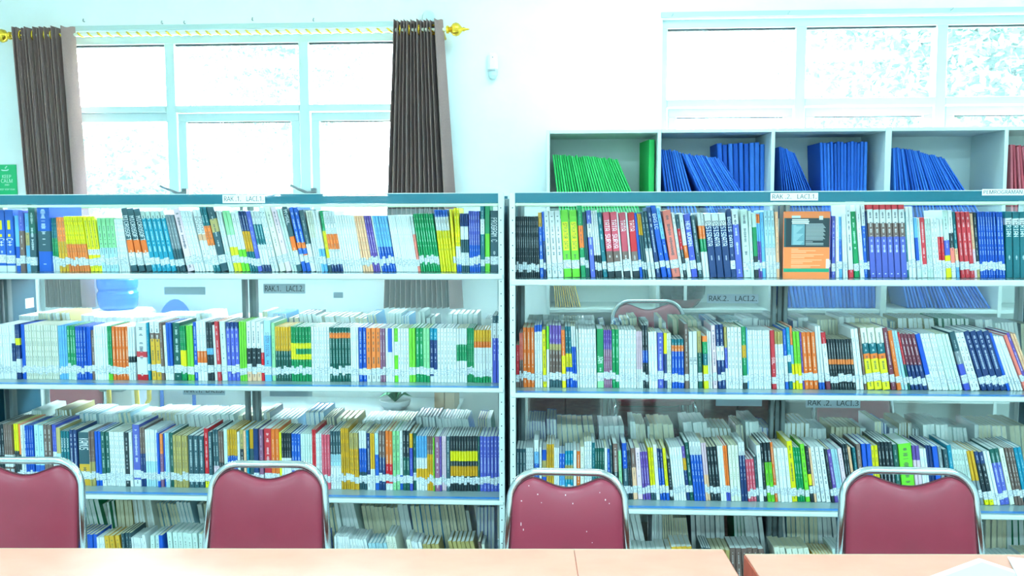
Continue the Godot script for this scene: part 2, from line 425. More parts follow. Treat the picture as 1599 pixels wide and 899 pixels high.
const FONT := {
	"A": [0x7E, 0x11, 0x11, 0x11, 0x7E], "B": [0x7F, 0x49, 0x49, 0x49, 0x36], "C": [0x3E, 0x41, 0x41, 0x41, 0x22], "D": [0x7F, 0x41, 0x41, 0x22, 0x1C],
	"E": [0x7F, 0x49, 0x49, 0x49, 0x41], "F": [0x7F, 0x09, 0x09, 0x09, 0x01], "G": [0x3E, 0x41, 0x49, 0x49, 0x7A], "H": [0x7F, 0x08, 0x08, 0x08, 0x7F],
	"I": [0x00, 0x41, 0x7F, 0x41, 0x00], "J": [0x20, 0x40, 0x41, 0x3F, 0x01], "K": [0x7F, 0x08, 0x14, 0x22, 0x41], "L": [0x7F, 0x40, 0x40, 0x40, 0x40],
	"M": [0x7F, 0x02, 0x0C, 0x02, 0x7F], "N": [0x7F, 0x04, 0x08, 0x10, 0x7F], "O": [0x3E, 0x41, 0x41, 0x41, 0x3E], "P": [0x7F, 0x09, 0x09, 0x09, 0x06],
	"Q": [0x3E, 0x41, 0x51, 0x21, 0x5E], "R": [0x7F, 0x09, 0x19, 0x29, 0x46], "S": [0x46, 0x49, 0x49, 0x49, 0x31], "T": [0x01, 0x01, 0x7F, 0x01, 0x01],
	"U": [0x3F, 0x40, 0x40, 0x40, 0x3F], "V": [0x1F, 0x20, 0x40, 0x20, 0x1F], "W": [0x3F, 0x40, 0x38, 0x40, 0x3F], "X": [0x63, 0x14, 0x08, 0x14, 0x63],
	"Y": [0x07, 0x08, 0x70, 0x08, 0x07], "Z": [0x61, 0x51, 0x49, 0x45, 0x43], "+": [0x08, 0x08, 0x3E, 0x08, 0x08], " ": [0, 0, 0, 0, 0]}
const ORDINAL := ["first", "second", "third", "fourth", "fifth", "sixth", "seventh", "eighth", "ninth", "tenth", "eleventh", "twelfth", "thirteenth", "fourteenth", "fifteenth", "sixteenth", "seventeenth", "eighteenth", "nineteenth", "twentieth", "twenty-first", "twenty-second", "twenty-third", "twenty-fourth", "twenty-fifth", "twenty-sixth", "twenty-seventh", "twenty-eighth", "twenty-ninth", "thirtieth"]
const NUMBER := ["zero", "one", "two", "three", "four", "five", "six", "seven", "eight", "nine", "ten", "eleven", "twelve", "thirteen", "fourteen"]

const CELL_W := 28
const CELL_H := 408
const CELL_COLS := 73

var rng := RandomNumberGenerator.new()
var taken := {}
var mats := {}
var cell_of := {}
var atlas: Image
var label_image: Image
var stuff := {}


# ---------------------------------------------------------------- mesh collecting
class Shape:
	var v := PackedVector3Array()
	var n := PackedVector3Array()
	var uv := PackedVector2Array()

	func tri(a: Vector3, b: Vector3, c: Vector3, na := Vector3.ZERO, nb := Vector3.ZERO, nc := Vector3.ZERO, ua := Vector2.ZERO, ub := Vector2.ZERO, uc := Vector2.ZERO) -> void:
		# a, b, c run counterclockwise seen from outside; stored clockwise
		if na == Vector3.ZERO:
			na = (b - a).cross(c - a).normalized()
			nb = na
			nc = na
		v.append(a); v.append(c); v.append(b)
		n.append(na); n.append(nc); n.append(nb)
		uv.append(ua); uv.append(uc); uv.append(ub)

	func quad(a: Vector3, b: Vector3, c: Vector3, d: Vector3, ua := Vector2(0, 1), ub := Vector2(1, 1), uc := Vector2(1, 0), ud := Vector2(0, 0)) -> void:
		var m := (b - a).cross(d - a)
		if m.length_squared() < 1e-16:
			m = (c - b).cross(d - b)
		m = m.normalized()
		tri(a, b, c, m, m, m, ua, ub, uc)
		tri(a, c, d, m, m, m, ua, uc, ud)

	func squad(a: Vector3, b: Vector3, c: Vector3, d: Vector3, na: Vector3, nb: Vector3, nc: Vector3, nd: Vector3, ua := Vector2(0, 1), ub := Vector2(1, 1), uc := Vector2(1, 0), ud := Vector2(0, 0)) -> void:
		tri(a, b, c, na, nb, nc, ua, ub, uc)
		tri(a, c, d, na, nc, nd, ua, uc, ud)

	func box(c: Vector3, s: Vector3, t := Transform3D.IDENTITY, k := 0.0) -> void:
		# a box of size s about c, its edges chamfered by k
		var h := s / 2.0
		k = minf(k, minf(h.x, minf(h.y, h.z)) * 0.9)
		var ax: Array = [Vector3.RIGHT, Vector3.UP, Vector3.BACK]
		for i in 3:
			var o: Vector3 = ax[i]
			var p: Vector3 = ax[(i + 1) % 3]
			var q: Vector3 = ax[(i + 2) % 3]
			var hp := p.dot(h) - k
			var hq := q.dot(h) - k
			for sg in [-1.0, 1.0]:
				var m: Vector3 = c + o * (o.dot(h) * sg)
				var a: Vector3 = m - p * hp - q * hq
				var b: Vector3 = m + p * hp - q * hq
				var d: Vector3 = m + p * hp + q * hq
				var e: Vector3 = m - p * hp + q * hq
				if sg > 0: quad(t * a, t * b, t * d, t * e)
				else: quad(t * e, t * d, t * b, t * a)
			if k > 0.0:
				for s1 in [-1.0, 1.0]:
					for s2 in [-1.0, 1.0]:
						var e1: Vector3 = c + p * (p.dot(h) * s1) + q * ((q.dot(h) - k) * s2)
						var e2: Vector3 = c + p * ((p.dot(h) - k) * s1) + q * (q.dot(h) * s2)
						var l: Vector3 = o * (o.dot(h) - k)
						if s1 * s2 > 0: quad(t * (e1 - l), t * (e2 - l), t * (e2 + l), t * (e1 + l))
						else: quad(t * (e1 + l), t * (e2 + l), t * (e2 - l), t * (e1 - l))
		if k > 0.0:
			for sx in [-1.0, 1.0]:
				for sy in [-1.0, 1.0]:
					for sz in [-1.0, 1.0]:
						var a := c + Vector3(h.x * sx, (h.y - k) * sy, (h.z - k) * sz)
						var b := c + Vector3((h.x - k) * sx, h.y * sy, (h.z - k) * sz)
						var d := c + Vector3((h.x - k) * sx, (h.y - k) * sy, h.z * sz)
						if sx * sy * sz > 0: tri(t * a, t * b, t * d)
						else: tri(t * d, t * b, t * a)

	func tube(path: Array, r: float, sides := 10, closed := false, t := Transform3D.IDENTITY) -> void:
		var rings := []
		var cnt := path.size()
		var side := Vector3.ZERO
		for i in cnt:
			var dir: Vector3
			if closed: dir = (path[(i + 1) % cnt] - path[(i - 1 + cnt) % cnt]).normalized()
			else: dir = (path[mini(i + 1, cnt - 1)] - path[maxi(i - 1, 0)]).normalized()
			if side == Vector3.ZERO:
				side = dir.cross(Vector3.UP)
				if side.length() < 0.1: side = dir.cross(Vector3.RIGHT)
			side = (side - dir * side.dot(dir)).normalized()
			var up := side.cross(dir).normalized()
			var ring := []
			for k in sides:
				var a := TAU * k / sides
				ring.append(side * cos(a) + up * sin(a))
			rings.append(ring)
		for i in (cnt if closed else cnt - 1):
			var j := (i + 1) % cnt
			for k in sides:
				var l := (k + 1) % sides
				var na: Vector3 = rings[i][k]
				var nb: Vector3 = rings[i][l]
				var nc: Vector3 = rings[j][l]
				var nd: Vector3 = rings[j][k]
				squad(t * (path[i] + nb * r), t * (path[i] + na * r), t * (path[j] + nd * r), t * (path[j] + nc * r), t.basis * nb, t.basis * na, t.basis * nd, t.basis * nc)
		if not closed:
			for e in [0, cnt - 1]:
				for k in sides:
					var p1: Vector3 = path[e] + rings[e][k] * r
					var p2: Vector3 = path[e] + rings[e][(k + 1) % sides] * r
					if e == 0: tri(t * path[e], t * p1, t * p2)
					else: tri(t * path[e], t * p2, t * p1)

	func lathe(profile: Array, sides := 24, t := Transform3D.IDENTITY) -> void:
		# profile: Vector2(radius, height) from the bottom up, outer side
		for i in profile.size() - 1:
			var p: Vector2 = profile[i]
			var q: Vector2 = profile[i + 1]
			if p.distance_to(q) < 1e-6: continue
			var slope := Vector2(q.y - p.y, p.x - q.x).normalized()
			for k in sides:
				var a := TAU * k / sides
				var b := TAU * (k + 1) / sides
				var da := Vector3(cos(a), 0, -sin(a))
				var db := Vector3(cos(b), 0, -sin(b))
				var up := Vector3(0, slope.y, 0)
				squad(t * (da * p.x + Vector3(0, p.y, 0)), t * (db * p.x + Vector3(0, p.y, 0)), t * (db * q.x + Vector3(0, q.y, 0)), t * (da * q.x + Vector3(0, q.y, 0)),
					t.basis * (da * slope.x + up), t.basis * (db * slope.x + up), t.basis * (db * slope.x + up), t.basis * (da * slope.x + up))

	func into(m: ArrayMesh, mat: Material) -> void:
		if v.is_empty(): return
		var a := []
		a.resize(Mesh.ARRAY_MAX)
		a[Mesh.ARRAY_VERTEX] = v
		a[Mesh.ARRAY_NORMAL] = n
		a[Mesh.ARRAY_TEX_UV] = uv
		m.add_surface_from_arrays(Mesh.PRIMITIVE_TRIANGLES, a)
		m.surface_set_material(m.get_surface_count() - 1, mat)

	func mesh(mat: Material) -> ArrayMesh:
		var m := ArrayMesh.new()
		into(m, mat)
		return m


# ---------------------------------------------------------------- objects
func numbered(called: String) -> String:
	var k: int = taken.get(called, 0)
	taken[called] = k + 1
	return called if k == 0 else "%s_%03d" % [called, k]


func thing(called: String, label: String, category: String, at := Vector3.ZERO, group := "") -> Node3D:
	var o := Node3D.new()
	o.name = numbered(called)
	add_child(o)
	o.position = at
	o.set_meta("label", label)
	o.set_meta("category", category)
	if group: o.set_meta("group", group)
	return o


func part(called: String, m: Mesh, parent: Node, at := Vector3.ZERO) -> MeshInstance3D:
	var o := MeshInstance3D.new()
	o.name = called
	o.mesh = m
	o.position = at
	o.cast_shadow = GeometryInstance3D.SHADOW_CASTING_SETTING_ON
	parent.add_child(o, true)
	return o


func single(called: String, m: Mesh, label: String, category: String, at := Vector3.ZERO, group := "") -> MeshInstance3D:
	var o := part(numbered(called), m, self, at)
	o.set_meta("label", label)
	o.set_meta("category", category)
	if group: o.set_meta("group", group)
	return o


func setting(called: String, label: String, category: String) -> Node3D:
	var o := thing(called, label, category)
	o.set_meta("kind", "structure")
	return o


func bar(parent: Node, called: String, a: Vector3, b: Vector3, mat: Material, k := 0.002) -> MeshInstance3D:
	# a box between two opposite corners
	var s := Shape.new()
	s.box(Vector3.ZERO, (b - a).abs(), Transform3D.IDENTITY, k)
	return part(called, s.mesh(mat), parent, (a + b) / 2.0)


func paint(called: String, c: Color, rough := 0.6, metal := 0.0, spec := 0.5) -> StandardMaterial3D:
	if mats.has(called): return mats[called]
	var m := StandardMaterial3D.new()
	m.resource_name = called
	m.albedo_color = c
	m.roughness = rough
	m.metallic = metal
	m.metallic_specular = spec
	mats[called] = m
	return m


func grain(m: StandardMaterial3D, a: Color, b: Color, freq: float, scale: Vector3, seed_: int, bump := 0.0, kind := FastNoiseLite.TYPE_SIMPLEX_SMOOTH) -> StandardMaterial3D:
	# mottled colour (and fine relief) laid over the surface in world axes
	var f := FastNoiseLite.new()
	f.seed = seed_
	f.noise_type = kind
	f.frequency = freq
	f.fractal_octaves = 5
	var t := NoiseTexture2D.new()
	t.width = 512
	t.height = 512
	t.seamless = true
	t.noise = f
	var r := Gradient.new()
	r.set_color(0, a)
	r.set_color(1, b)
	t.color_ramp = r
	m.albedo_color = Color.WHITE
	m.albedo_texture = t
	m.uv1_triplanar = true
	m.uv1_world_triplanar = true
	m.uv1_scale = scale
	if bump > 0.0:
		var t2 := NoiseTexture2D.new()
		t2.width = 512
		t2.height = 512
		t2.seamless = true
		t2.noise = f
		m.heightmap_enabled = true
		m.heightmap_texture = t2
		m.heightmap_scale = bump
	return m


func words_on(parent: Node, text: String, height: float, at: Vector3, mat: Material, basis_ := Basis.IDENTITY, font := "Droid Sans") -> MeshInstance3D:
	var f := SystemFont.new()
	f.font_names = PackedStringArray([font])
	var t := TextMesh.new()
	t.text = text
	t.font = f
	t.font_size = 32
	t.pixel_size = height / 24.0
	t.depth = 0.0006
	t.material = mat
	t.curve_step = 2.0
	var o := part("lettering", t, parent, at)
	o.basis = basis_
	return o


# ---------------------------------------------------------------- the scene
func _ready() -> void:
	rng.seed = 20817
	view_and_light()
	materials()
	room()
	outdoors()
	windows()
	curtains()
	folder_cabinets()
	behind_the_racks()
	bookcase(false)
	bookcase(true)
	paint_atlas()
	books()
	tables()
	chairs()
	wall_details()


func view_and_light() -> void:
	var c := Camera3D.new()
	c.name = "camera"
	c.position = EYE
	c.rotation_degrees = Vector3(-4.8788, 3.1685, -0.1700)
	c.fov = 35.6007
	c.near = 0.05
	c.far = 200.0
	add_child(c)
	c.make_current()

	var e := Environment.new()
	e.background_mode = Environment.BG_SKY
	var sm := ProceduralSkyMaterial.new()
	sm.sky_top_color = Color(0.84, 0.95, 1.0)
	sm.sky_horizon_color = Color(0.93, 0.99, 1.0)
	sm.sky_curve = 0.2
	sm.sky_energy_multiplier = 7.0
	sm.ground_bottom_color = Color(0.42, 0.47, 0.42)
	sm.ground_horizon_color = Color(0.80, 0.88, 0.86)
	sm.ground_energy_multiplier = 4.5
	var sky := Sky.new()
	sky.sky_material = sm
	e.sky = sky
	e.tonemap_mode = Environment.TONE_MAPPER_LINEAR
	e.tonemap_exposure = 1.2
	e.sdfgi_enabled = true
	e.ssao_enabled = true
	e.ssil_enabled = true
	var w := WorldEnvironment.new()
	w.name = "world"
	w.environment = e
	add_child(w)

	# the room's ceiling lamps: rows of flat diffuser panels
	var glow := StandardMaterial3D.new()
	glow.albedo_color = Color(0.95, 1, 1)
	glow.emission_enabled = true
	glow.emission = Color(0.9, 1.0, 1.0)
	glow.emission_energy_multiplier = 2.0
	var trim := paint("lamp_housing", Color(0.9, 0.92, 0.92), 0.4)
	var spots := [Vector2(0.25, -4.15), Vector2(2.6, -4.15), Vector2(-2.8, -1.15), Vector2(-0.1, -1.15), Vector2(2.6, -1.15), Vector2(-2.8, 1.3), Vector2(-0.1, 1.3), Vector2(2.6, 1.3), Vector2(-2.7, 3.9), Vector2(0.0, 3.9), Vector2(2.7, 3.9)]
	var where := ["between the windows close to the wall", "close to the wall at the right window", "left of the row over the chairs", "middle of the row over the chairs", "right of the row over the chairs", "left of the row over the viewer", "centre of the row over the viewer", "right of the row over the viewer", "left of the row at the back wall", "middle of the row at the back wall", "right of the row at the back wall"]
	for i in spots.size():
		var p: Vector2 = spots[i]
		var o := thing("ceiling_lamp", "flat ceiling lamp panel, " + where[i], "lamp", Vector3(p.x, 3.2, p.y), "ceiling lamps")
		bar(o, "housing", Vector3(-0.66, -0.06, -0.2), Vector3(0.66, 0, 0.2), trim, 0.005)
		bar(o, "diffuser", Vector3(-0.62, -0.075, -0.16), Vector3(0.62, -0.06, 0.16), glow, 0.003)
		var l := AreaLight3D.new()
		l.name = "lamp_light"
		l.area_size = Vector2(1.2, 0.3)
		l.light_color = Color(0.75, 0.955, 1.0)
		l.light_energy = [1.6, 0.8, 3.6, 4.0, 4.0, 6.9, 6.9, 7.6, 6.0, 6.0, 6.4][i]
		l.area_range = 20.0
		l.shadow_enabled = true
		o.add_child(l)
		l.position = Vector3(0, -0.085, 0)
		l.rotation_degrees = Vector3(-90, 0, 0)


func materials() -> void:
	paint("steel", Color8(214, 226, 226), 0.32)
	paint("steel_dark", Color8(120, 134, 136), 0.4)
	paint("shelf_top", Color8(146, 170, 172), 0.07)
	paint("board_white", Color8(216, 230, 227), 0.45)
	paint("frame_white", Color8(186, 204, 204), 0.4)
	paint("gold", Color8(226, 184, 60), 0.22, 0.9)
	paint("chrome", Color8(196, 204, 208), 0.14, 1.0)
	paint("paper", Color8(238, 243, 243), 0.8)
	paint("print", Color8(60, 66, 76), 0.8)
	paint("white_plastic", Color8(238, 242, 242), 0.35)
	paint("tape_blue", Color8(44, 132, 214), 0.2)
	paint("dark_panel", Color8(8, 74, 94), 0.5)
	var pages := paint("pages_white", Color8(228, 234, 228), 0.85)
	grain(pages, Color8(228, 236, 232), Color8(250, 252, 248), 0.05, Vector3(9, 1.2, 9), 3)
	var cream := paint("pages_cream", Color8(222, 214, 178), 0.85)
	grain(cream, Color8(222, 214, 178), Color8(244, 238, 210), 0.05, Vector3(9, 1.2, 9), 4)
	var vinyl := paint("vinyl", Color8(126, 24, 44), 0.38)
	grain(vinyl, Color8(140, 41, 61), Color8(145, 44, 65), 0.02, Vector3(1, 1, 1), 6)
	var drape := paint("drape", Color8(86, 74, 74), 0.85)
	grain(drape, Color8(134, 106, 103), Color8(148, 119, 115), 0.08, Vector3(6, 1.5, 6), 7)
	drape.cull_mode = BaseMaterial3D.CULL_DISABLED
	drape.rim_enabled = true
	drape.rim = 0.2
	var glass := paint("glass", Color(0.90, 0.98, 1.0, 0.06), 0.05)
	glass.transparency = BaseMaterial3D.TRANSPARENCY_ALPHA
	var acrylic := paint("acrylic", Color(0.80, 0.95, 0.96, 0.035), 0.05)
	acrylic.transparency = BaseMaterial3D.TRANSPARENCY_ALPHA
	var film := paint("fascia_film", Color(0.08, 0.44, 0.52, 0.85), 0.15)
	film.transparency = BaseMaterial3D.TRANSPARENCY_ALPHA
	var plaster := paint("plaster", Color8(236, 243, 243), 0.9)
	grain(plaster, Color8(231, 239, 239), Color8(240, 246, 246), 0.01, Vector3(0.4, 0.4, 0.4), 9)
	var laminate := paint("laminate", Color8(226, 182, 160), 0.25)
	grain(laminate, Color8(226, 152, 130), Color8(233, 163, 142), 0.008, Vector3(1.2, 1, 2.0), 12)
	laminate.roughness = 0.36
	var wood := paint("red_wood", Color8(206, 92, 66), 0.45)
	grain(wood, Color8(186, 74, 52), Color8(222, 112, 84), 0.03, Vector3(1, 1, 6), 13)
	paint("edge_cream", Color8(214, 200, 168), 0.6)


func room() -> void:
	var p: Material = mats.plaster
	var w := setting("wall_back", "white plaster wall with two window openings behind the bookcases", "wall")
	# the wall's inner face at z -5; strips round the two openings
	var z0 := -5.2
	var z1 := -5.0
	var wl := -2.9696
	var wr := -0.6854
	var rl := 0.5453
	var rr := 2.7719
	var top := 2.62
	var topr := 2.665
	var sill := 1.34
	var s := Shape.new()
	for b in [[-5.5, wl, 0.0, 3.2], [wl, wr, top, 3.2], [wl, wr, 0.0, sill], [wr, rl, 0.0, 3.2], [rl, rr, topr, 3.2], [rl, rr, 0.0, sill], [rr, 5.5, 0.0, 3.2]]:
		var a := Vector3(b[0], b[2], z0)
		var c := Vector3(b[1], b[3], z1)
		s.box((a + c) / 2.0, c - a)
	part("plaster", s.mesh(p), w)
	for q in [["wall_left", Vector3(-5.7, 0, -5.2), Vector3(-5.5, 3.2, 5.5), "white plaster side wall at the left, outside the picture"], ["wall_right", Vector3(5.5, 0, -5.2), Vector3(5.7, 3.2, 5.5), "white plaster side wall at the right, outside the picture"], ["wall_front", Vector3(-5.7, 0, 5.5), Vector3(5.7, 3.2, 5.7), "white plaster wall behind the viewer"]]:
		var o := setting(q[0], q[3], "wall")
		bar(o, "plaster", q[1], q[2], p, 0.0)
	var c2 := setting("ceiling", "flat white ceiling with rows of lamp panels", "ceiling")
	bar(c2, "plaster", Vector3(-5.7, 3.2, -5.2), Vector3(5.7, 3.4, 5.7), p, 0.0)
	var fm := paint("floor_tile", Color8(206, 206, 198), 0.25)
	grain(fm, Color8(198, 200, 192), Color8(214, 212, 204), 0.02, Vector3(1, 1, 1), 21)
	var fl := setting("floor", "pale glossy tiled floor under the bookcases and tables", "floor")
	bar(fl, "screed", Vector3(-5.7, -0.2, -5.2), Vector3(5.7, -0.012, 5.7), paint("joint", Color8(150, 150, 146), 0.8), 0.0)
	# tiles of 0.6 m where the gaps between the tables could show them
	var t := Shape.new()
	t.box(Vector3.ZERO, Vector3(0.597, 0.012, 0.597), Transform3D.IDENTITY, 0.0015)
	var tm := t.mesh(fm)
	for i in 18:
		for j in 18:
			part("tile", tm, fl, Vector3(-5.1 + i * 0.6, -0.006, -4.7 + j * 0.6))


func outdoors() -> void:
	var g := setting("ground", "pale ground outside beyond the windows", "ground")
	bar(g, "soil", Vector3(-40, -0.6, -60), Vector3(40, -0.5, -5.4), paint("soil", Color8(150, 150, 120), 0.9), 0.0)
	var leaf := paint("leaf", Color8(58, 90, 80), 0.5)
	leaf.cull_mode = BaseMaterial3D.CULL_DISABLED
	leaf.backlight_enabled = true
	leaf.backlight = Color(0.12, 0.2, 0.18)
	var bark := paint("bark", Color8(70, 72, 66), 0.9)
	var spots := [[4.9770, -11.0, 5.4, 2.3, "tall leafy tree outside, behind the right end of the right window"], [5.1848, -16.0, 6.8, 1.6, "slender leafy tree outside, behind the middle panes of the right window"], [-4.5035, -14.5, 6.6, 1.7, "leafy tree outside, seen through the middle of the left window"], [-5.1340, -10.0, 3.0, 1.5, "low leafy tree outside, behind the lower left window pane"]]
	for q in spots:
		var o := thing("garden_tree", q[4], "tree", Vector3(q[0], -0.5, q[1]), "trees outside the windows")
		var s := Shape.new()
		var hgt: float = q[2]
		var rad: float = q[3]
		s.tube([Vector3(0, 0, 0), Vector3(0.05, hgt * 0.3, 0.02), Vector3(-0.04, hgt * 0.6, 0), Vector3(0.03, hgt * 0.9, 0.03)], 0.11, 8)
		for k in 7:
			var a := TAU * k / 7.0
			s.tube([Vector3(0, hgt * (0.45 + 0.06 * k), 0), Vector3(cos(a) * rad * 0.4, hgt * (0.55 + 0.06 * k), sin(a) * rad * 0.4), Vector3(cos(a) * rad * 0.8, hgt * (0.62 + 0.06 * k), sin(a) * rad * 0.8)], 0.035, 6)
		part("trunk", s.mesh(bark), o)
		var f := Shape.new()
		for k in int((9000.0 if rad > 2.0 else 6200.0) * rad * rad):
			var d := Vector3(rng.randfn(), rng.randfn(), rng.randfn()).normalized() * pow(rng.randf(), 0.4)
			var c := Vector3(d.x * rad, hgt * 0.72 + d.y * hgt * 0.36, d.z * rad)
			var b := Basis.from_euler(Vector3(rng.randf() * TAU, rng.randf() * TAU, rng.randf() * TAU))
			var l := rng.randf_range(0.045, 0.085)
			f.quad(c + b * Vector3(-l, 0, 0), c + b * Vector3(0, -l * 0.4, l * 0.1), c + b * Vector3(l, 0, 0), c + b * Vector3(0, l * 0.4, l * 0.1))
		var fo := part("foliage", f.mesh(leaf), o)
		fo.set_meta("kind", "stuff")


func window_unit(called: String, label: String, xs: Array, top: float, sill: float, ty0: float, ty1: float, sash: Array, handles: Array) -> void:
	var o := setting(called, label, "window")
	var fm: Material = mats.frame_white
	var z0 := -5.11
	var z1 := -5.03
	var n := xs.size()
	var w := 0.028
	bar(o, "frame", Vector3(xs[0] - w, top - 0.045, z0), Vector3(xs[n - 1] + w, top, z1), fm)
	bar(o, "frame", Vector3(xs[0] - w, sill, z0), Vector3(xs[n - 1] + w, sill + 0.05, z1), fm)
	for i in n:
		bar(o, "mullion" if i > 0 and i < n - 1 else "frame", Vector3(xs[i] - w, sill + 0.05, z0), Vector3(xs[i] + w, top - 0.045, z1), fm)
	for i in n - 1:
		var a: float = xs[i] + w
		var b: float = xs[i + 1] - w
		bar(o, "transom", Vector3(a, ty0, z0), Vector3(b, ty1, z1 + 0.01), fm)
		bar(o, "glazing_bead", Vector3(a, top - 0.055, z0 + 0.02), Vector3(b, top - 0.045, z1 - 0.02), mats.print)
		var p := bar(o, "pane", Vector3(a, ty1, -5.075), Vector3(b, top - 0.055, -5.071), mats.glass, 0.0)
		p.name = "pane"
		if sash[i]:
			var k := 0.048
			var s := Shape.new()
			var y1 := ty0 - 0.006
			var y0 := sill + 0.055
			s.box(Vector3((a + b) / 2, y1 - k / 2, -5.065), Vector3(b - a - 0.012, k, 0.05), Transform3D.IDENTITY, 0.003)
			s.box(Vector3((a + b) / 2, y0 + k / 2, -5.065), Vector3(b - a - 0.012, k, 0.05), Transform3D.IDENTITY, 0.003)
			s.box(Vector3(a + 0.006 + k / 2, (y0 + y1) / 2, -5.065), Vector3(k, y1 - y0 - 2 * k, 0.05), Transform3D.IDENTITY, 0.003)
			s.box(Vector3(b - 0.006 - k / 2, (y0 + y1) / 2, -5.065), Vector3(k, y1 - y0 - 2 * k, 0.05), Transform3D.IDENTITY, 0.003)
			var sh := part("sash", s.mesh(fm), o)
			bar(sh, "gasket", Vector3(a + 0.006 + k, y1 - k - 0.006, -5.078), Vector3(b - 0.006 - k, y1 - k, -5.062), mats.print, 0.0)
			bar(sh, "pane", Vector3(a + 0.006 + k, y0 + k, -5.072), Vector3(b - 0.006 - k, y1 - k - 0.006, -5.068), mats.glass, 0.0)
		else:
			bar(o, "frame", Vector3(a, ty0 - 0.05, z0 + 0.01), Vector3(b, ty0, z1 - 0.02), fm)
			bar(o, "pane", Vector3(a, sill + 0.05, -5.075), Vector3(b, ty0 - 0.05, -5.071), mats.glass, 0.0)
	for hx in handles:
		var s := Shape.new()
		var hp := Vector3(hx, 1.75, -5.025)
		s.tube([hp + Vector3(0.05, -0.008, 0), hp + Vector3(0.0, -0.012, 0.01), hp + Vector3(-0.05, 0.012, 0.035), hp + Vector3(-0.085, 0.03, 0.045)], 0.008, 8)
		s.box(hp + Vector3(0.035, -0.01, -0.004), Vector3(0.03, 0.05, 0.012), Transform3D.IDENTITY, 0.003)
		part("handle", s.mesh(paint("handle_grey", Color8(96, 106, 108), 0.35, 0.6)), o)


func windows() -> void:
	window_unit("window_1", "white three-column window between the two brown curtains", [-2.9874, -2.2088, -1.4429, -0.6895], 2.62, 1.34, 2.1950, 2.2306, [false, true, true], [-2.1811, -1.4340])
	window_unit("window_2", "white three-column window above the white folder cabinets", [0.5486, 1.2940, 2.0408, 2.7886], 2.665, 1.34, 2.1973, 2.2385, [true, true, true], [])
	var seam := paint("seam", Color8(176, 198, 200), 0.9)
	for q in [["trim_1", "thin grey plaster strip above the left window", -2.7578, -0.8354, 2.645, 2.672], ["trim_2", "thin grey plaster strip above the right window", 0.5355, 2.7784, 2.672, 2.70]]:
		var o := setting(q[0], q[1], "trim")
		bar(o, "strip", Vector3(q[2], q[4], -5.004), Vector3(q[3], q[5], -4.99), seam)


func rod_point(u: float) -> Vector3:
	return Vector3(lerpf(-3.0508, -0.6106, u), 2.606, -4.9)


func curtain(called: String, label: String, t0: float, t1: float, b0: float, b1: float, ytop: float, ybot: float, flap_right: bool, flap: float) -> void:
	var o := thing(called, label, "curtain", Vector3((t0 + t1) / 2, ybot, -4.9))
	var s := Shape.new()
	var nu := 340
	var nv := 26
	var folds := 12.0
	var g := []
	for i in nu + 1:
		var u := float(i) / nu
		if not flap_right: u = 1.0 - u
		var col := []
		for j in nv + 1:
			var v := float(j) / nv
			var x: float
			var z: float
			var wob := 0.25 * sin(v * 3.0 + u * 5.0) + 0.1 * sin(v * 8.0)
			if u < 1.0 - flap:
				var k := u / (1.0 - flap)
				var ph := k * folds * TAU + wob * (0.3 + v)
				x = k * (1.0 - flap) + 0.012 * sin(ph * 2.0)
				z = 0.042 * sin(ph) * (1.0 + 0.25 * sin(k * 23.0)) + 0.006 * sin(ph * 3.0)
			else:
				var k := (u - (1.0 - flap)) / flap
				x = u
				z = lerpf(0.042 * sin(wob * (0.3 + v)), 0.05, smoothstep(0.0, 0.25, k)) - 0.05 * k * k - 0.07 * (1.0 - smoothstep(0.0, 0.16, absf(k - 0.02)))
			if not flap_right: x = 1.0 - x
			var xx := lerpf(lerpf(t0, t1, x), lerpf(b0, b1, x), v)
			col.append(Vector3(xx - o.position.x, lerpf(ytop, ybot, v) - ybot + 0.004 * sin(u * 40.0) * (1.0 - v), z))
		g.append(col)
	for i in nu:
		for j in nv:
			var nn := []
			for q in [[i, j], [i, j + 1], [i + 1, j + 1], [i + 1, j]]:
				var a: Vector3 = g[mini(q[0] + 1, nu)][q[1]] - g[maxi(q[0] - 1, 0)][q[1]]
				var b: Vector3 = g[q[0]][maxi(q[1] - 1, 0)] - g[q[0]][mini(q[1] + 1, nv)]
				var m := a.cross(b).normalized()
				nn.append(m if flap_right else -m)
			if flap_right: s.squad(g[i][j + 1], g[i + 1][j + 1], g[i + 1][j], g[i][j], nn[1], nn[2], nn[3], nn[0])
			else: s.squad(g[i + 1][j + 1], g[i][j + 1], g[i][j], g[i + 1][j], -nn[2], -nn[1], -nn[0], -nn[3])
	part("cloth", s.mesh(mats.drape), o)
	# metal eyelets in the top edge
	var e := Shape.new()
	var ring := []
	for k in 20:
		ring.append(Vector3(0, sin(TAU * k / 20) * 0.024, cos(TAU * k / 20) * 0.024))
	e.tube(ring, 0.0055, 8, true)
	var em := e.mesh(mats.gold)
	var xs := [t1 - 0.055, t1 - 0.135, t0 + 0.03, lerpf(t0, t1, 0.3), lerpf(t0, t1, 0.5)] if flap_right else [t1 - 0.055, t0 + 0.03, lerpf(t0, t1, 0.3), lerpf(t0, t1, 0.5), t1 - 0.1]
	for x in xs:
		var r := part("eyelet", em, o, Vector3(x - o.position.x, 2.606 - ybot, 0))
		r.rotation.y = 0.9 if x == xs[0] else 0.15


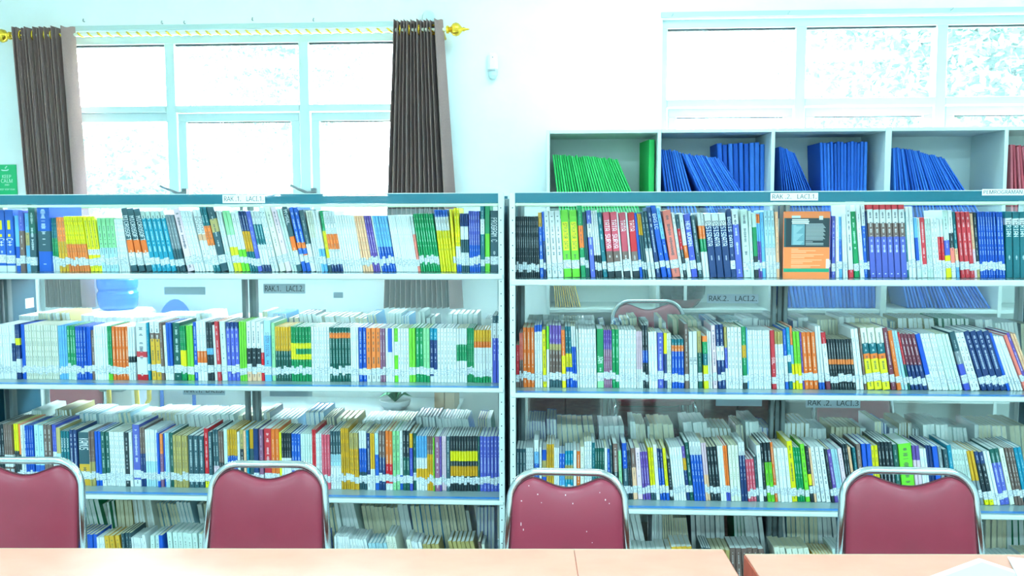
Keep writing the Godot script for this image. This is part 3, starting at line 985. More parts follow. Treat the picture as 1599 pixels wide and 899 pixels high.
func curtains() -> void:
	var o := thing("curtain_rod", "twisted gold and white curtain rod above the left window", "curtain rod", rod_point(0.5))
	var a := rod_point(0.0)
	var b := rod_point(1.0)
	var s := Shape.new()
	s.tube([a - o.position, b - o.position], 0.0105, 14)
	part("pole", s.mesh(paint("pole_white", Color8(232, 232, 214), 0.25, 0.2)), o)
	var h := Shape.new()
	var turns := int((b.x - a.x) / 0.055)
	var path := []
	for k in turns * 10 + 1:
		var t := float(k) / (turns * 10)
		var an := TAU * turns * t
		path.append(a.lerp(b, t) - o.position + Vector3(0, cos(an), sin(an)) * 0.0085)
	h.tube(path, 0.0062, 6)
	part("gold_twist", h.mesh(mats.gold), o)
	var prof := [Vector2(0.0, -0.01), Vector2(0.02, -0.01), Vector2(0.022, 0.0), Vector2(0.014, 0.008), Vector2(0.018, 0.014), Vector2(0.032, 0.026), Vector2(0.037, 0.042), Vector2(0.032, 0.058), Vector2(0.018, 0.07), Vector2(0.010, 0.076), Vector2(0.012, 0.084), Vector2(0.007, 0.094), Vector2(0.004, 0.112), Vector2(0.0, 0.116)]
	for e in [0, 1]:
		var f := Shape.new()
		var tr := Transform3D(Basis.from_euler(Vector3(0, 0, PI / 2 if e == 0 else -PI / 2)), (a if e == 0 else b) - o.position)
		f.lathe(prof, 24, tr)
		part("finial", f.mesh(mats.gold), o)
		var k := Shape.new()
		var bx: Vector3 = (a if e == 0 else b) - o.position + Vector3(0.06 if e == 0 else -0.03, 0, 0)
		k.tube([bx + Vector3(0, -0.012, 0), bx + Vector3(0, -0.02, -0.05), bx + Vector3(0, -0.03, -0.1)], 0.008, 8)
		part("bracket", k.mesh(mats.gold), o)
	curtain("curtain", "brown pleated curtain at the left end of the gold rod", -3.0175, -2.6752, -2.9533, -2.6248, 2.645, 1.10, true, 0.22)
	curtain("curtain", "brown pleated curtain at the right end of the gold rod", -0.9028, -0.6384, -0.9815, -0.5389, 2.655, 1.10, true, 0.2)


func folder(parent_label: String, group: String, at: Vector3, lean: float, yaw: float, h: float, d: float, t: float, mat: Material) -> void:
	# a folded card folder standing on its edge, its fold towards the room
	var s := Shape.new()
	var prof := [Vector2(-t / 2, -d), Vector2(-t / 2, -0.004), Vector2(-t * 0.3, -0.001), Vector2(0, 0), Vector2(t * 0.3, -0.001), Vector2(t / 2, -0.004), Vector2(t / 2, -d)]
	for i in prof.size() - 1:
		var p: Vector2 = prof[i]
		var q: Vector2 = prof[i + 1]
		s.quad(Vector3(p.x, 0, p.y), Vector3(q.x, 0, q.y), Vector3(q.x, h, q.y), Vector3(p.x, h, p.y))
		s.quad(Vector3(p.x * 0.8, h, -d), Vector3(p.x, h, p.y), Vector3(q.x, h, q.y), Vector3(q.x * 0.8, h, -d))
	s.quad(Vector3(t / 2, 0, -d), Vector3(-t / 2, 0, -d), Vector3(-t / 2, h, -d), Vector3(t / 2, h, -d))
	s.quad(Vector3(-t / 2, 0, -d), Vector3(t / 2, 0, -d), Vector3(t / 2, 0, 0), Vector3(-t / 2, 0, 0))
	var o := single("file_folder", s.mesh(mat), parent_label, "folder", at, group)
	o.rotation = Vector3(0, yaw, lean)


func folder_run(where: String, colour: String, x0: float, x1: float, n: int, base: float, z: float, l0: float, l1: float, h: float, mats_: Array) -> void:
	for k in n:
		var t := float(k) / maxf(1, n - 1)
		var lean := lerpf(l0, l1, t) + 0.0
		var a := deg_to_rad(lean)
		var pitch_ := (x1 - x0) / maxf(1, n - 1)
		var tight := pitch_ - maxf(0.0, h * (sin(deg_to_rad(l1)) - sin(deg_to_rad(l0))) / maxf(1, n - 1))
		var th := maxf(0.003, tight * cos(a) * rng.randf_range(0.78, 0.94))
		folder("%s %s card folder from the left, %s" % [ORDINAL[k], colour, where], colour + " folders, " + where, Vector3(lerpf(x0, x1, t), base + absf(sin(a)) * th / 2 + 0.002, z - rng.randf() * 0.012), a, 0.0, h * rng.randf_range(0.985, 1.015), 0.24, th, mats_[rng.randi() % mats_.size()])


func folder_cabinets() -> void:
	var zf := -4.6
	var zb := -4.97
	var top := 2.04
	var pitch_ := 0.460
	var bm: Material = mats.board_white
	var units := [[[-0.0685, 0.4921, 1.0578, 1.6158], "white open cubby cabinet holding the green folders, under the right window"], [[1.6298, 2.1937, 2.7391], "white open cubby cabinet holding the red folders, at the right edge"]]
	for u in units:
		var xs: Array = u[0]
		var n := xs.size()
		var o := thing("folder_cabinet", u[1], "cabinet", Vector3((xs[0] + xs[n - 1]) / 2, 0, -4.78))
		var c := Vector3(o.position.x, 0, o.position.z)
		var y0 := 0.06
		for i in n:
			var w := 0.009 if i > 0 and i < n - 1 else 0.008
			bar(o, "side_panel" if i == 0 or i == n - 1 else "divider", Vector3(xs[i] - w, y0, zb) - c, Vector3(xs[i] + w, top, zf) - c, bm, 0.0015)
		for i in n - 1:
			bar(o, "top_board", Vector3(xs[i] + 0.009, top - 0.018, zb) - c, Vector3(xs[i + 1] - 0.009, top, zf + 0.0) - c, bm, 0.0015)
			for k in 5:
				var y := maxf(top - pitch_ * (k + 1), y0)
				bar(o, "shelf", Vector3(xs[i] + 0.009, y - (0.009 if k < 4 else 0.0), zb) - c, Vector3(xs[i + 1] - 0.009, y + (0.009 if k < 4 else 0.018), zf - 0.002) - c, bm, 0.0015)
			bar(o, "back_panel", Vector3(xs[i], y0, zb - 0.006) - c, Vector3(xs[i + 1], top, zb) - c, bm, 0.0)
		bar(o, "plinth", Vector3(xs[0], 0, zb + 0.02) - c, Vector3(xs[n - 1], y0, zf - 0.03) - c, bm, 0.0)
	var green := [paint("card_green", Color8(40, 188, 92), 0.7), paint("card_green_pale", Color8(62, 200, 108), 0.7)]
	var blue := [paint("card_blue", Color8(40, 110, 216), 0.7), paint("card_blue_pale", Color8(58, 126, 226), 0.7), paint("card_blue_deep", Color8(28, 94, 198), 0.7)]
	var red := [paint("card_red", Color8(196, 84, 100), 0.7), paint("card_red_pale", Color8(206, 108, 122), 0.7)]
	var yellow := [paint("card_yellow", Color8(226, 178, 52), 0.7), paint("card_yellow_pale", Color8(234, 196, 84), 0.7)]
	var r1 := top - pitch_ + 0.009
	var r2 := top - pitch_ * 2 + 0.009
	var z := -4.66
	folder_run("top left cubby", "green", -0.0030, 0.4151, 28, r1, z, 7.0, 24.0, 0.33, green)
	folder("green card folder standing upright against the right side of its cubby", "", Vector3(0.4610, r1, z), 0.0, 0.12, 0.405, 0.24, 0.028, green[0])
	folder_run("second cubby, left bunch", "blue", 0.5557, 0.6991, 9, r1, z, 8.0, 16.0, 0.355, blue)
	folder_run("second cubby, leaning front bunch", "blue", 0.7673, 0.9963, 17, r1, z + 0.03, 25.0, 33.0, 0.36, blue)
	folder_run("second cubby, upright back bunch", "blue", 0.8355, 1.0425, 9, r1, z - 0.02 - 0.05, 3.0, 1.0, 0.385, blue)
	folder_run("third cubby, leaning left bunch", "blue", 1.1328, 1.3256, 12, r1, z + 0.02, 5.0, 25.0, 0.36, blue)
	folder_run("third cubby, upright right bunch", "blue", 1.3480, 1.5557, 14, r1, z - 0.05, 3.0, 0.5, 0.385, blue)
	folder_run("fourth cubby", "blue", 1.6957, 2.1192, 24, r1, z, 4.0, 34.0, 0.355, blue)
	folder_run("fifth cubby at the right edge", "red", 2.2699, 2.4512, 9, r1, z, 3.0, 14.0, 0.36, red)
	folder_run("cubby under the green folders", "yellow", -0.0289, 0.0977, 11, r2, z, 4.0, 15.0, 0.33, yellow)
	folder_run("middle cubby of the second row", "blue", 1.1432, 1.6209, 27, r2, z, 12.0, 3.0, 0.36, blue)
	folder_run("second-row cubby right of the middle one", "blue", 1.7747, 2.1757, 24, r2, z, 14.0, 34.0, 0.36, blue)


# ---------------------------------------------------------------- bookcases
func bookcase(right: bool) -> void:
	var zf := -(FRONT_R if right else FRONT_L)
	var xa := -0.199 if right else -2.475
	var xb := 2.015 if right else -0.225
	var xc := 0.898 if right else -1.350
	var zb := zf - 0.62
	var zm := zf - 0.31
	var tiers: Array = TIERS_R if right else TIERS
	var side := "right" if right else "left"
	var o := thing("bookcase", "%s double-sided metal bookcase with dark teal top band and four tiers of books" % side, "bookcase", Vector3((xa + xb) / 2, 0, zm), "double-sided metal bookcases")
	var c := o.position
	var st: Material = mats.steel
	var top := 1.703
	# uprights: slotted angles at the four corners and pairs in the middle of the depth
	for p in [[xa, zf, 1, -1], [xb, zf, -1, -1], [xa, zb, 1, 1], [xb, zb, -1, 1]]:
		var s := Shape.new()
		s.box(Vector3(p[2] * 0.011, top / 2, p[3] * 0.0015), Vector3(0.022, top, 0.003), Transform3D.IDENTITY, 0.001)
		s.box(Vector3(p[2] * 0.0015, top / 2, p[3] * 0.022), Vector3(0.003, top, 0.038), Transform3D.IDENTITY, 0.001)
		var po := part("post", s.mesh(st), o, Vector3(p[0], 0, p[1]) - c)
		if p[3] < 0:
			var hs := Shape.new()
			for k in 34:
				hs.tube([Vector3(p[2] * 0.012, 0.06 + k * 0.048, 0.0004), Vector3(p[2] * 0.012, 0.06 + k * 0.048, -0.001)], 0.0026, 8)
			var ho := part("bolt_hole", hs.mesh(mats.print), po)
			ho.set_meta("kind", "stuff")
	for x in [xa + 0.02, xc, xb - 0.02]:
		var s := Shape.new()
		var wide := 0.062 if x == xc else 0.05
		for k in [-1, 1]:
			s.box(Vector3(k * (wide / 2 - 0.008), top / 2 - 0.01, 0), Vector3(0.016, top - 0.02, 0.036), Transform3D.IDENTITY, 0.002)
		s.box(Vector3(0.004, top / 2 - 0.01, -0.008), Vector3(wide * 0.3, top - 0.02, 0.012), Transform3D.IDENTITY, 0.002)
		part("centre_post", s.mesh(mats.steel_dark), o, Vector3(x, 0, zm) - c)
	# dark sheets that close both ends
	for k in [0, 1]:
		var x := xa + 0.0045 if k == 0 else xb - 0.0045
		bar(o, "end_panel", Vector3(x - 0.0012, 0.03, zf - 0.05) - c, Vector3(x + 0.0012, top - 0.05, zb + 0.05) - c, mats.dark_panel, 0.0)
	if not right:
		bar(o, "pinned_note", Vector3(xa + 0.0058, 1.19, zb + 0.07) - c, Vector3(xa + 0.0068, 1.235, zb + 0.135) - c, mats.paper, 0.0)
	# shelves
	for i in tiers.size():
		var y: float = tiers[i]
		var s := Shape.new()
		s.box(Vector3(0, -0.006, 0), Vector3(xb - xa - 0.012, 0.012, 0.612), Transform3D.IDENTITY, 0.001)
		var b := part("shelf", s.mesh(mats.shelf_top), o, Vector3((xa + xb) / 2, y, zm) - c)
		for k in [0, 1]:
			var l := Shape.new()
			var lh := 0.023 if i == 0 else 0.018
			l.box(Vector3(0, 0.001 - lh / 2, 0), Vector3(xb - xa - 0.004, lh, 0.014), Transform3D.IDENTITY, 0.004)
			part("shelf_lip", l.mesh(st), b, Vector3(0, 0.0, 0.307 if k == 0 else -0.307))
		if i > 0:
			var t := Shape.new()
			t.box(Vector3(0, 0.0006, 0.274), Vector3(xb - xa - 0.05, 0.0012, 0.022), Transform3D.IDENTITY, 0.0)
			part("edge_tape", t.mesh(mats.tape_blue), b)
	# top band of dark film on a thin rail, and its twin at the back
	for k in [0, 1]:
		var z := zf + 0.001 if k == 0 else zb - 0.001
		bar(o, "top_band", Vector3(xa + 0.022, top - 0.040, z - 0.004) - c, Vector3(xb - 0.022, top - 0.003, z) - c, mats.fascia_film, 0.0)
		bar(o, "rail", Vector3(xa + 0.022, top - 0.052, z - 0.014) - c, Vector3(xb - 0.022, top - 0.041, z - 0.002) - c, paint("rail_cream", Color8(206, 218, 196), 0.4), 0.002)
		bar(o, "rail", Vector3(xa + 0.0, top - 0.003, z - 0.012) - c, Vector3(xb, top, z) - c, st, 0.001)
	# clear sheets down the middle, one to each bay and tier
	for i in 3:
		var y1: float = tiers[i - 1] - 0.02 if i > 0 else top - 0.06
		var y0: float = tiers[i] + 0.004
		for k in [0, 1]:
			var x0 := (xa + 0.05) if k == 0 else xc + 0.036
			var x1 := (xc - 0.036) if k == 0 else xb - 0.05
			bar(o, "clear_sheet", Vector3(x0, y0, zm - 0.0015) - c, Vector3(x1, y1, zm + 0.0015) - c, mats.acrylic, 0.0)
	# paper signs
	var signs := []
	if right:
		signs = [["RAK .2.   LACI.1.", 0.7824, 0.9573, 1.6675, 1.6962, zf + 0.003, false], ["PEMROGRAMAN", 1.5539, 1.7036, 1.6837, 1.7072, zf + 0.003, false],
			["RAK.2.   LACI.2.", 0.6028, 0.8124, 1.2493, 1.2866, zm + 0.003, false], ["RAK .2.  LACI.3", 1.0159, 1.2381, 0.8142, 0.8520, zm + 0.003, false],
			["RAK.2.  LACI.3", 0.6467, 0.8371, 0.8160, 0.8540, zm - 0.004, true]]
	else:
		signs = [["RAK .1.   LACI.1.", -1.3396, -1.1694, 1.6660, 1.6987, zf + 0.003, false], ["RAK.1.   LACI.2.", -1.2892, -1.1060, 1.2789, 1.3207, zm + 0.003, false],
			["RAK .1.  LACI.3.", -1.6625, -1.4727, 0.8311, 0.8768, zm + 0.003, false], ["RAK.1.  LACI.2", -1.7331, -1.5504, 1.2724, 1.3060, zm - 0.004, true],
			["RAK.1.  LACI.3", -1.2758, -1.0880, 0.8257, 0.8683, zm - 0.004, true], ["", -0.9830, -0.9410, 1.2599, 1.2849, zm + 0.003, false]]
	for q in signs:
		var turned: bool = q[6]
		var pm: Material = mats.paper if q[5] > zm + 0.1 else (paint("sign_back", Color8(176, 200, 214), 0.7) if turned or q[0] == "" else paint("sign_tinted", Color8(196, 214, 226), 0.7))
		var sg := bar(o, "shelf_sign", Vector3(q[1], q[3], q[5] - 0.0008) - c, Vector3(q[2], q[4], q[5] + 0.0008) - c, pm, 0.0)
		if q[0] == "": continue
		var w: float = q[2] - q[1]
		var h: float = q[4] - q[3]
		var tx := words_on(sg, q[0], h * 0.58, Vector3(0, 0, 0.0012 if not turned else -0.0012), mats.print, Basis.IDENTITY if not turned else Basis.from_euler(Vector3(0, PI, 0)))
		var got := tx.mesh.get_aabb().size.x
		if got > 0.0: tx.scale = Vector3(w * 0.93 / got, 1, 1)


# ---------------------------------------------------------------- books
func cell_uv(cell: int, u: float, v: float) -> Vector2:
	var cx := (cell % CELL_COLS) * CELL_W
	var cy := (cell / CELL_COLS) * CELL_H
	return Vector2((cx + 1.5 + u * (CELL_W - 3.0)) / 2048.0, (cy + 1.0 + v * (CELL_H - 2.0)) / 2048.0)


func paint_atlas() -> void:
	atlas = Image.create(2048, 2048, false, Image.FORMAT_RGB8)
	atlas.fill(Color.WHITE)
	var r := RandomNumberGenerator.new()
	r.seed = 77
	var keys := []
	for row in ROWS:
		for l in ROWS[row].split("\n"):
			var p: PackedStringArray = l.split(" ")
			var k: String = p[5] + " " + p[6]
			if not cell_of.has(k):
				cell_of[k] = keys.size()
				keys.append(k)
	for b in ["W9", "I9", "M9", "c9", "b9", "B9", "E9", "G9", "k9", "S9", "n9", "R9", "y4B3W2", "L9"]:
		var k: String = b + " -"
		if not cell_of.has(k):
			cell_of[k] = keys.size()
			keys.append(k)
	print("spine designs ", keys.size(), " of ", CELL_COLS * 5)
	for i in keys.size():
		var p: PackedStringArray = keys[i].split(" ")
		var cx := (i % CELL_COLS) * CELL_W
		var cy := (i / CELL_COLS) * CELL_H
		var bands := []
		var total := 0.0
		for k in p[0].length() / 2:
			var w := float(p[0][k * 2 + 1])
			bands.append([p[0][k * 2], w])
			total += w
		var y := 0.0
		var spans := []
		for b in bands:
			var h: float = b[1] / total * CELL_H
			var col: Color = INK[b[0]]
			col = Color.from_hsv(col.h, clampf(col.s * r.randf_range(0.9, 1.08), 0, 1), clampf(col.v * r.randf_range(0.94, 1.03), 0, 1))
			atlas.fill_rect(Rect2i(cx, cy + int(y), CELL_W, int(ceil(h))), col)
			spans.append([y, y + h, col])
			y += h
		# a darker hinge line along each edge of the spine's print
		var title: String = p[1].replace("_", " ")
		if title == "-":
			if r.randf() < 0.75: marks(r, cx, cy, spans, 0.10, 0.62, 2)
		elif title == "~" or title == "COVER" or title == "FACE":
			marks(r, cx, cy, spans, 0.08, 0.66, 4)
			marks(r, cx, cy, spans, 0.88, 0.94, 3)
		else:
			var sc := 3
			var y0 := cy + int(CELL_H * 0.12)
			var need := title.length() * 6 * sc
			if title.length() <= 3: sc = 3; y0 = cy + int(CELL_H * 0.46)
			elif need > 220: sc = 2; need = title.length() * 12; y0 = cy + int(CELL_H * 0.2)
			if title == "STRUKTUR DATA": atlas.fill_rect(Rect2i(cx + 4, y0 - 8, CELL_W - 8, need + 16), INK["Y"])
			for ch in title.length():
				var g: Array = FONT.get(title[ch], FONT[" "])
				for ccol in 5:
					for rr in 7:
						if int(g[ccol]) & (1 << rr):
							var px := cx + 14 + int(3.5 * sc) - (rr + 1) * sc
							var py := y0 + (ch * 6 + ccol) * sc
							var under := atlas.get_pixel(px, clampi(py, 0, 2047))
							atlas.fill_rect(Rect2i(px, py, sc, sc), ink_on(under, title == "STRUKTUR DATA"))
			marks(r, cx, cy, spans, 0.66, 0.72, 3)
			if title == "C++":
				atlas.fill_rect(Rect2i(cx + 8, cy + 70, 10, 60), INK["Y"])
				atlas.fill_rect(Rect2i(cx + 9, cy + 160, 8, 18), INK["Y"])
	label_image = Image.create(256, 256, false, Image.FORMAT_RGB8)
	label_image.fill(Color8(226, 233, 238))
	for k in 1100:
		var w := r.randi_range(3, 9)
		label_image.fill_rect(Rect2i(r.randi_range(0, 246), r.randi_range(0, 31) * 8 + 2, w, 3), Color8(56, 66, 84).lerp(Color8(160, 172, 186), r.randf() * 0.8))
	var m := paint("book_cover", Color.WHITE, 0.32)
	m.albedo_texture = ImageTexture.create_from_image(atlas)
	m.texture_filter = BaseMaterial3D.TEXTURE_FILTER_LINEAR
	var lm := paint("spine_label", Color.WHITE, 0.5)
	lm.albedo_texture = ImageTexture.create_from_image(label_image)


func ink_on(under: Color, green := false) -> Color:
	if green: return Color8(10, 110, 60)
	return Color8(70, 78, 90) if under.get_luminance() > 0.55 else Color8(238, 242, 244)


func marks(r: RandomNumberGenerator, cx: int, cy: int, spans: Array, a: float, b: float, half: int) -> void:
	# small print too fine to read: a broken line of strokes down the spine
	var y := a * CELL_H
	while y < b * CELL_H:
		var w := r.randi_range(3, 6)
		if r.randf() < 0.86:
			var under := atlas.get_pixel(cx + 13, cy + int(y))
			var hh := half + r.randi_range(-1, 1)
			atlas.fill_rect(Rect2i(cx + 14 - hh, cy + int(y), maxi(2, hh * 2), w), ink_on(under).lerp(under, 0.25))
		else:
			y += r.randi_range(4, 22)
		y += w + r.randi_range(1, 2)


func add_book(t: float, h: float, d: float, cell: int, xf: Transform3D, cover: Shape, page: Shape) -> void:
	# the cover: a bent card of two boards and a spine; the leaves inside stand back from its edges
	var c := minf(0.0018, t * 0.2)
	var e := minf(0.0008, t * 0.15)
	var prof := [Vector2(0, -d), Vector2(0, -c), Vector2(c, 0), Vector2(t - c, 0), Vector2(t, -c), Vector2(t, -d)]
	var us := [0.0, 0.0, 0.02, 0.98, 1.0, 1.0]
	for i in 5:
		var p: Vector2 = prof[i]
		var q: Vector2 = prof[i + 1]
		cover.quad(xf * Vector3(p.x, 0, p.y), xf * Vector3(q.x, 0, q.y), xf * Vector3(q.x, h, q.y), xf * Vector3(p.x, h, p.y), cell_uv(cell, us[i], 1), cell_uv(cell, us[i + 1], 1), cell_uv(cell, us[i + 1], 0), cell_uv(cell, us[i], 0))
	var inner := [Vector2(e, -d), Vector2(e, -e), Vector2(t - e, -e), Vector2(t - e, -d)]
	var uv0 := cell_uv(cell, 0.02, 0.02)
	for y in [h, 0.0]:
		for q in [[prof[0], prof[1], inner[1], inner[0]], [prof[1], prof[4], inner[2], inner[1]], [prof[4], prof[5], inner[3], inner[2]]]:
			var a := xf * Vector3(q[0].x, y, q[0].y)
			var b := xf * Vector3(q[1].x, y, q[1].y)
			var f := xf * Vector3(q[2].x, y, q[2].y)
			var g := xf * Vector3(q[3].x, y, q[3].y)
			if y > 0: cover.quad(a, b, f, g, uv0, uv0, uv0, uv0)
			else: cover.quad(g, f, b, a, uv0, uv0, uv0, uv0)
	for q in [[0, e], [t - e, t]]:
		cover.quad(xf * Vector3(q[1], 0, -d), xf * Vector3(q[0], 0, -d), xf * Vector3(q[0], h, -d), xf * Vector3(q[1], h, -d), uv0, uv0, uv0, uv0)
	for q in [[inner[1], inner[0]], [inner[3], inner[2]]]:
		cover.quad(xf * Vector3(q[0].x, 0, q[0].y), xf * Vector3(q[1].x, 0, q[1].y), xf * Vector3(q[1].x, h, q[1].y), xf * Vector3(q[0].x, h, q[0].y), uv0, uv0, uv0, uv0)
	var y0 := 0.0015
	var y1 := h - 0.0018
	var z0 := -d + 0.002
	var a0 := e * 1.02
	var a1 := t - e * 1.02
	page.quad(xf * Vector3(a0, y1, -e), xf * Vector3(a1, y1, -e), xf * Vector3(a1, y1, z0), xf * Vector3(a0, y1, z0))
	page.quad(xf * Vector3(a0, y0, z0), xf * Vector3(a1, y0, z0), xf * Vector3(a1, y0, -e), xf * Vector3(a0, y0, -e))
	page.quad(xf * Vector3(a1, y0, z0), xf * Vector3(a0, y0, z0), xf * Vector3(a0, y1, z0), xf * Vector3(a1, y1, z0))
	page.quad(xf * Vector3(a0, y0, z0), xf * Vector3(a0, y0, -e), xf * Vector3(a0, y1, -e), xf * Vector3(a0, y1, z0))
	page.quad(xf * Vector3(a1, y0, -e), xf * Vector3(a1, y0, z0), xf * Vector3(a1, y1, z0), xf * Vector3(a1, y1, -e))


func add_label(t: float, y0: float, y1: float, xf: Transform3D, s: Shape) -> void:
	var z := 0.0005
	var o := Vector2(rng.randf(), rng.randf()) * 0.7
	var w := Vector2(clampf(t * 9.0, 0.05, 0.3), 0.2)
	s.quad(xf * Vector3(0, y0, z), xf * Vector3(t, y0, z), xf * Vector3(t, y1, z), xf * Vector3(0, y1, z), o + Vector2(0, w.y), o + w, o + Vector2(w.x, 0), o)
	var q := Vector2(0.0, 0.0)
	s.quad(xf * Vector3(0, y1, z), xf * Vector3(t, y1, z), xf * Vector3(t, y1, 0), xf * Vector3(0, y1, 0), q, q, q, q)
	s.quad(xf * Vector3(0, y0, 0), xf * Vector3(t, y0, 0), xf * Vector3(t, y0, z), xf * Vector3(0, y0, z), q, q, q, q)
	for x in [-0.0003, t + 0.0003]:
		s.quad(xf * Vector3(x, y0, -0.008), xf * Vector3(x, y0, z), xf * Vector3(x, y1, z), xf * Vector3(x, y1, -0.008), q, q, q, q)


func face_out_book(x: float, w: float, y: float, h: float, z: float) -> void:
	var img := Image.create(256, 384, false, Image.FORMAT_RGB8)
	img.fill(Color8(250, 132, 66))
	img.fill_rect(Rect2i(0, 38, 256, 166), Color8(20, 42, 50))
	img.fill_rect(Rect2i(0, 40, 10, 164), Color8(30, 86, 92))
	img.fill_rect(Rect2i(42, 74, 74, 118), Color8(104, 150, 162))
	for k in 16:
		img.fill_rect(Rect2i(52, 80 + k * 7, 16 + (k * 37) % 44, 3), Color8(168, 200, 206))
	for k in 14:
		img.fill_rect(Rect2i(122, 70 + k * 7, 96 + (k * 53) % 16, 3), Color8(196, 206, 206))
	img.fill_rect(Rect2i(122, 172, 40, 3), Color8(196, 206, 206))
	for k in 3:
		img.fill_rect(Rect2i(122, 180 + k * 5, 100, 2), Color8(196, 206, 206))
	for k in 3:
		img.fill_rect(Rect2i(44 - (k % 2) * 2, 44 + k * 10, 92 + (k * 31) % 12, 7), Color8(226, 232, 230))
	for k in 12:
		img.fill_rect(Rect2i(42, 214 + k * 9 + (k / 3) * 4, 40 + (k * 97) % 150, 3), Color8(255, 190, 150))
	img.fill_rect(Rect2i(0, 326, 256, 20), Color8(16, 150, 110))
	img.fill_rect(Rect2i(42, 24, 50, 14), Color8(214, 226, 230))
	img.fill_rect(Rect2i(196, 26, 22, 22), Color8(226, 234, 234))
	img.fill_rect(Rect2i(238, 272, 18, 52), Color8(236, 242, 244))
	var m := paint("face_cover", Color.WHITE, 0.3)
	m.albedo_texture = ImageTexture.create_from_image(img)
	var o := thing("textbook", "orange and black book standing face out on top shelf, right bookcase", "book", Vector3(x, y, z), "shelved textbooks")
	var t := 0.016
	var s := Shape.new()
	s.quad(Vector3(0, 0, 0), Vector3(w, 0, 0), Vector3(w, h, 0), Vector3(0, h, 0))
	part("back_cover", s.mesh(m), o)
	var k := Shape.new()
	var orange := paint("orange_card", Color8(250, 132, 66), 0.35)
	k.box(Vector3(w / 2, h / 2, -t - 0.0004), Vector3(w, h, 0.0008))
	k.box(Vector3(w + 0.0004, h / 2, -t / 2), Vector3(0.0008, h, t))
	k.quad(Vector3(w, 0, -0.0006), Vector3(0, 0, -0.0006), Vector3(0, h, -0.0006), Vector3(w, h, -0.0006))
	part("front_cover", k.mesh(orange), o)
	var p := Shape.new()
	p.box(Vector3(w / 2 + 0.001, h / 2, -t / 2 - 0.0002), Vector3(w - 0.003, h - 0.004, t - 0.0016))
	part("page_block", p.mesh(mats.pages_white), o)
	o.rotation = Vector3(-0.035, -0.03, 0)


